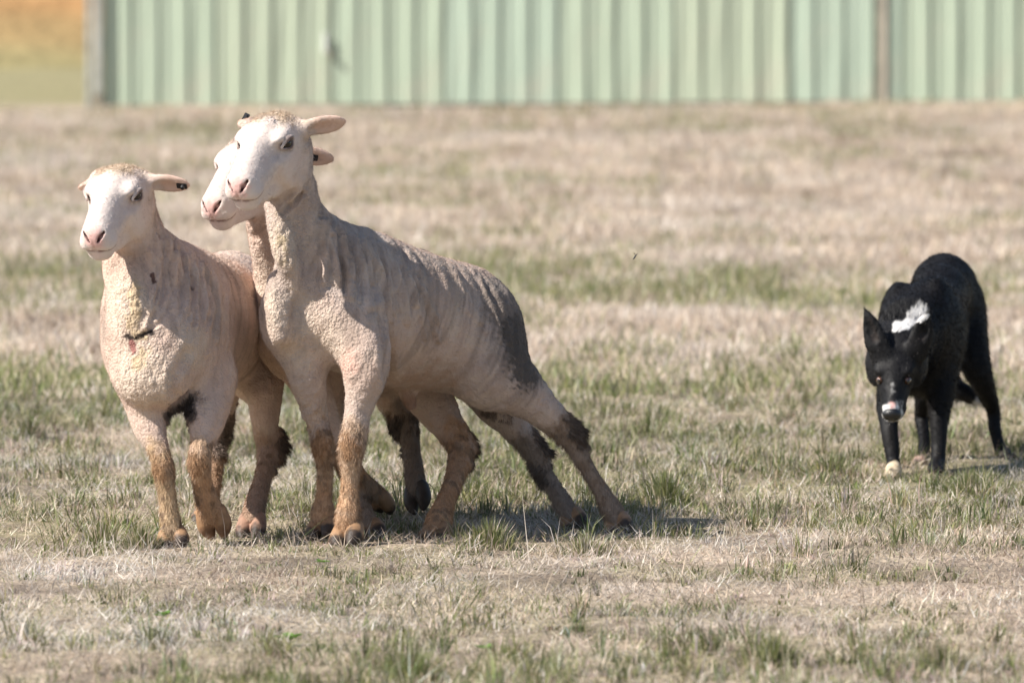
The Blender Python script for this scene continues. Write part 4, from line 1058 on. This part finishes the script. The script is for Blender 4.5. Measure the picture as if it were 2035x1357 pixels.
    for i_, t_ in enumerate([
        (1325, 1000, 0.095, 0.045, 520, 0.9, 'dense green grass tuft between the stretched hind legs and the dog'),
        (975, 1092, 0.080, 0.055, 560, 0.85, 'broad green tuft under the belly of the tallest sheep'),
        (58, 872, 0.085, 0.032, 360, 0.7, 'olive tuft standing alone on the dry patch left of the sheep'),
        (205, 1085, 0.075, 0.035, 420, 0.65, 'shaggy olive tuft beside the outer sheep front hoof'),
        (280, 1092, 0.070, 0.028, 320, 0.65, 'small upright tuft touching the outer sheep front hoof'),
        (1650, 945, 0.070, 0.055, 500, 0.9, 'low wide green tuft just left of the dog paws'),
        (1930, 985, 0.075, 0.06, 560, 0.85, 'bright green tuft below the dog hind foot'),
        (1535, 1325, 0.085, 0.05, 520, 0.9, 'blurred bright green tuft in the foreground right of the others'),
        (815, 1345, 0.085, 0.05, 520, 0.9, 'blurred green foreground tuft below the middle sheep'),
        (1160, 1098, 0.055, 0.06, 420, 0.6, 'ragged straw and green tuft under the trailing hind hooves'),
        (1870, 1335, 0.07, 0.06, 420, 0.7, 'blurred olive tuft in the foreground below the dog')]):
        tuft(*t_, 300 + i_)

    def weed(px, py, size, label, seed):
        r = np.random.default_rng(seed); y0 = groundY(py); x0 = P(px, py, y0)[0]; z0 = float(ground_z(np.array([x0]), np.array([y0]))[0])
        root = empty('weed', (x0, y0, z0), label, 'weed', 'small leafy weeds in the turf')
        for k in range(7):
            a = k * 2.4 + r.uniform(-0.3, 0.3); L = size * r.uniform(0.7, 1.1); up_ = r.uniform(0.3, 0.9)
            d = np.array([math.cos(a), math.sin(a), up_]); d /= np.linalg.norm(d); s_ = np.array([-math.sin(a), math.cos(a), 0])
            t = np.linspace(0, 1, 6); w = 0.26 * L * np.sin(np.pi * np.clip(t, 0.04, 0.98)) ** 0.8
            cen = d[None] * (t * L)[:, None] - np.array([0, 0, 1])[None] * (t ** 2 * L * 0.25)[:, None] + np.array([0, 0, 0.012])
            v = np.concatenate([cen - s_ * w[:, None], cen + np.array([0, 0, -0.1 * size]) * np.sin(np.pi * t)[:, None], cen + s_ * w[:, None]])
            f = [[i, i + 1, i + 7, i + 6] for i in range(5)] + [[i + 6, i + 7, i + 13, i + 12] for i in range(5)]
            mesh_obj('leaf', v, f, M_BLADE, root, None, True, np.tile(np.array([0.13, 0.24, 0.05]) * r.uniform(0.8, 1.2), (18, 1)))
    weed(638, 1132, 0.022, 'small bright green leafy weed below the lifted foreleg', 1)
    weed(575, 1278, 0.045, 'dark green broadleaf weed in the foreground dry grass', 2)
    weed(962, 1300, 0.03, 'yellow green weed rosette in the foreground', 3)
    weed(325, 1230, 0.025, 'tiny green weed on the dry foreground turf', 4)

# ------------------------------------------------------------------ corrugated fence
def mat_steel(name, col, streak=0.12):
    m = bpy.data.materials.new(name)
    nt, N, L, B = link_nodes(m)
    tc = N.new('ShaderNodeTexCoord'); mp = N.new('ShaderNodeMapping'); mp.inputs['Scale'].default_value = (30, 30, 0.8)
    L.new(tc.outputs['Object'], mp.inputs['Vector'])
    n1 = N.new('ShaderNodeTexNoise'); n1.inputs['Scale'].default_value = 1.0; n1.inputs['Detail'].default_value = 5
    L.new(mp.outputs[0], n1.inputs['Vector'])
    cr = N.new('ShaderNodeValToRGB'); cr.color_ramp.elements[0].position = 0.25; cr.color_ramp.elements[1].position = 0.75
    cr.color_ramp.elements[0].color = (*[c * (1 - streak) for c in col], 1); cr.color_ramp.elements[1].color = (*[min(0.9, c * (1 + streak)) for c in col], 1)
    n2 = N.new('ShaderNodeTexNoise'); n2.inputs['Scale'].default_value = 3.0; n2.inputs['Detail'].default_value = 6
    L.new(tc.outputs['Object'], n2.inputs['Vector'])
    cr2 = N.new('ShaderNodeValToRGB'); cr2.color_ramp.elements[0].position = 0.52; cr2.color_ramp.elements[1].position = 0.78
    cr2.color_ramp.elements[0].color = (0, 0, 0, 1); cr2.color_ramp.elements[1].color = (0.45, 0.45, 0.45, 1)
    L.new(n2.outputs['Fac'], cr2.inputs[0])
    mx = N.new('ShaderNodeMix'); mx.data_type = 'RGBA'; mx.inputs[7].default_value = (0.50, 0.47, 0.38, 1)
    L.new(n1.outputs['Fac'], cr.inputs[0]); L.new(cr2.outputs[0], mx.inputs[0]); L.new(cr.outputs[0], mx.inputs[6])
    L.new(mx.outputs[2], B.inputs['Base Color'])
    B.inputs['Roughness'].default_value = 0.55; B.inputs['Specular IOR Level'].default_value = 0.35
    return m
STEELS = [mat_steel('pale_green_steel', (0.41, 0.485, 0.375)), mat_steel('pale_green_steel_faded', (0.425, 0.485, 0.37)), mat_steel('pale_green_steel_cool', (0.40, 0.485, 0.39))]
M_GREYSTEEL = mat_plain('galvanised_steel', (0.42, 0.43, 0.39), 0.5, 0.4, 0.25, 14, 0.1)
M_RUSTY = mat_plain('rusty_timber', (0.33, 0.295, 0.235), 0.9, 0.2, 0.4, 20, 0.4)
M_WHITE = mat_plain('white_painted_steel', (0.75, 0.76, 0.74), 0.5, 0.4, 0.1, 20, 0.1)

FY = 50.7
fx0 = P(206, 212, FY)[0]
fence_root = empty('corrugated_fence', (fx0, FY, 0), 'pale green corrugated steel fence closing off the paddock', 'fence')
fence_root.rotation_euler = (0, 0, math.radians(-3.0))
PITCHW, DEP, FH = 0.1690, 0.0095, 1.95
def box(bm, x0, x1, y0, y1, z0, z1, bev=0.0):
    r = bmesh.ops.create_cube(bm, size=1)
    for v in r['verts']: v.co = Vector(((x0 + x1) / 2 + v.co.x * (x1 - x0), (y0 + y1) / 2 + v.co.y * (y1 - y0), (z0 + z1) / 2 + v.co.z * (z1 - z0)))
def child(name, bm, mat, parent, bev=0.004):
    if bev: bmesh.ops.bevel(bm, geom=bm.edges[:], offset=bev, segments=2, affect='EDGES')
    me = bpy.data.meshes.new(name); bm.to_mesh(me); bm.free(); me.materials.append(mat)
    o = bpy.data.objects.new(name, me); coll.objects.link(o); o.parent = parent
    return o
def sheet_mesh(k):
    r = np.random.default_rng(50 + k)
    prof = []; j = r.normal(0, 0.008, 4)
    for i in range(4):
        b = i * PITCHW
        prof += [(b, 0), (b + 0.092 + j[i], 0), (b + 0.110 + j[i], -DEP), (b + 0.154 + j[i] * 0.4, -DEP * (1 + 14 * j[i])), (b + PITCHW - 0.005, 0.002)]
    prof += [(4 * PITCHW + 0.012, 0.0005)]
    zs = [0.0, 0.35, 0.8, 1.3, FH]
    v = []
    for z in zs:
        for (x, y) in prof: v.append((x + r.normal(0, 0.0012), y + r.normal(0, 0.0015), z))
    m = len(prof)
    f = [(a * m + i, a * m + i + 1, (a + 1) * m + i + 1, (a + 1) * m + i) for a in range(len(zs) - 1) for i in range(m - 1)]
    me = bpy.data.meshes.new('cladding_sheet'); me.from_pydata(v, [], f); me.update()
    return me
for k in range(12):
    me = sheet_mesh(k)
    me.materials.append(STEELS[[0, 1, 0, 2, 0, 1, 2, 0, 1, 0, 2, 0][k]])
    o = bpy.data.objects.new('cladding_sheet', me); coll.objects.link(o); o.parent = fence_root
    xx = k * 4 * PITCHW
    o.location = (xx, -0.0015 * (k % 2), 0.02 + 0.042 * max(0, (xx + 0.0) / 5.6))
    sol = o.modifiers.new('thickness', 'SOLIDIFY'); sol.thickness = 0.001; sol.offset = 1
L_F = 48 * PITCHW
for z in (0.35, 1.05, 1.75):
    bm = bmesh.new(); box(bm, -0.05, L_F, 0.012, 0.05, z, z + 0.05); child('rail', bm, M_GREYSTEEL, fence_root)
for i in range(5):
    bm = bmesh.new(); x = 0.15 + i * (L_F - 0.3) / 4; box(bm, x, x + 0.06, 0.052, 0.112, -0.3, FH - 0.05); child('post', bm, M_GREYSTEEL, fence_root)
# end post: grey channel with a dark gap and a timber foot
bm = bmesh.new(); box(bm, -0.105, -0.075, -0.03, 0.05, -0.3, FH + 0.05); child('end_post', bm, M_GREYSTEEL, fence_root)
bm = bmesh.new(); box(bm, -0.055, -0.006, -0.045, 0.03, 0.08, FH + 0.05); child('end_post', bm, M_GREYSTEEL, fence_root)
bm = bmesh.new(); box(bm, -0.058, -0.003, -0.05, 0.035, -0.05, 0.078); child('post_foot', bm, M_RUSTY, fence_root)
# cover strip where two runs of sheeting meet
xs = (P(1745, 100, FY)[0] - fx0)
bm = bmesh.new(); box(bm, xs - 0.011, xs + 0.011, -0.030, -0.018, 0.03, FH); child('cover_strip', bm, M_RUSTY, fence_root, 0.003)
bm = bmesh.new(); box(bm, xs + 0.016, xs + 0.045, -0.028, -0.018, 0.03, FH); child('cover_strip', bm, mat_plain('faded_batten', (0.60, 0.53, 0.44), 0.8, 0.2, 0.15, 10, 0.2), fence_root, 0.003)
# latch: white keeper plate and dark bolt
xl = P(652, 80, FY)[0] - fx0; zl = P(652, 85, FY)[2]
bm = bmesh.new(); box(bm, xl - 0.024, xl - 0.002, -0.034, -0.018, zl - 0.06, zl + 0.06); lt_ = child('latch', bm, M_WHITE, fence_root, 0.004)
bm = bmesh.new(); box(bm, xl + 0.002, xl + 0.022, -0.044, -0.024, zl - 0.085, zl - 0.04); child('bolt', bm, M_RUSTY, lt_, 0.005)

# ------------------------------------------------------------------ bare earth bank beyond the end of the fence
bx_ = np.linspace(-26, 26, 120); by_ = np.linspace(57.5, 92, 70)
BX, BY = np.meshgrid(bx_, by_, indexing='ij'); b1, b2 = BX.ravel(), BY.ravel()
hb = sstep(58.5, 80, b2 + 1.5 * fbm2(b1, b2, 6.0, 160, 2)) * 7.0 * (1 - sstep(19, 26, np.abs(b1))) * (1 - sstep(87, 92, b2)) + 0.25 * fbm2(b1, b2, 1.5, 163, 3) * sstep(59, 64, b2)
gm = np.clip(1.2 - hb / 0.30 + 0.55 * fbm2(b1, b2, 0.9, 166, 3), 0, 1)[:, None]
om = (0.5 + 0.5 * fbm2(b1, b2, 1.1, 169, 3))[:, None]
bc = (np.array([0.42, 0.225, 0.095]) * om + np.array([0.34, 0.21, 0.10]) * (1 - om)) * (1 - gm) + np.array([0.28, 0.24, 0.12]) * gm
a_ = (np.arange(119)[:, None] * 70 + np.arange(69)[None]).ravel()
bank = mesh_obj('earth_bank', np.stack([b1, b2, hb - 0.03 + 0.05 * sstep(58, 60, b2)], 1), np.stack([a_, a_ + 70, a_ + 71, a_ + 1], 1), mat_attr('orange_earth', 0.95, 0.25, 0.6, 8.0, spec=0.05, dist=0.1, var_scale=2.5), None, None, True, np.clip(bc, 0.02, 0.8))
bank['kind'] = 'structure'; bank['label'] = 'orange bare earth bank with thin grass at its foot'

# ------------------------------------------------------------------ a fly in the air and a flicked clod
ip = P(1262, 510, 20.3)
ins = empty('fly', ip, 'small dark fly in mid air between the tallest sheep and the dog', 'insect')
d_ = np.array([0.55, 0.2, 0.8]); d_ /= np.linalg.norm(d_)
Bf = Blob(ip - 0.02, ip + 0.02, 0.0007)
Bf.limb([(ip - d_ * 0.007, 0.0010), (ip - d_ * 0.002, 0.0020), (ip + d_ * 0.003, 0.0017)], 0.002); Bf.limb([(ip + d_ * 0.0045, 0.0013), (ip + d_ * 0.0055, 0.0012)], 0.001)
fv, ff = Bf.mesh(); mesh_obj('body', fv, ff, M_TAG, ins, ip)
for q in (-1, 1):
    w0 = ip + d_ * 0.003; wd = np.array([0.6 * q, -0.1, 0.75]); wd /= np.linalg.norm(wd); ws = np.cross(wd, [0, -1, 0.2])
    mesh_obj('wing', np.array([w0, w0 + wd * 0.005 + ws * 0.0018, w0 + wd * 0.009, w0 + wd * 0.005 - ws * 0.0012]), [[0, 1, 2, 3]], mat_plain('smoky_wing', (0.22, 0.19, 0.15), 0.3, 0.5, 0.1, 200, 0), ins, ip, False)
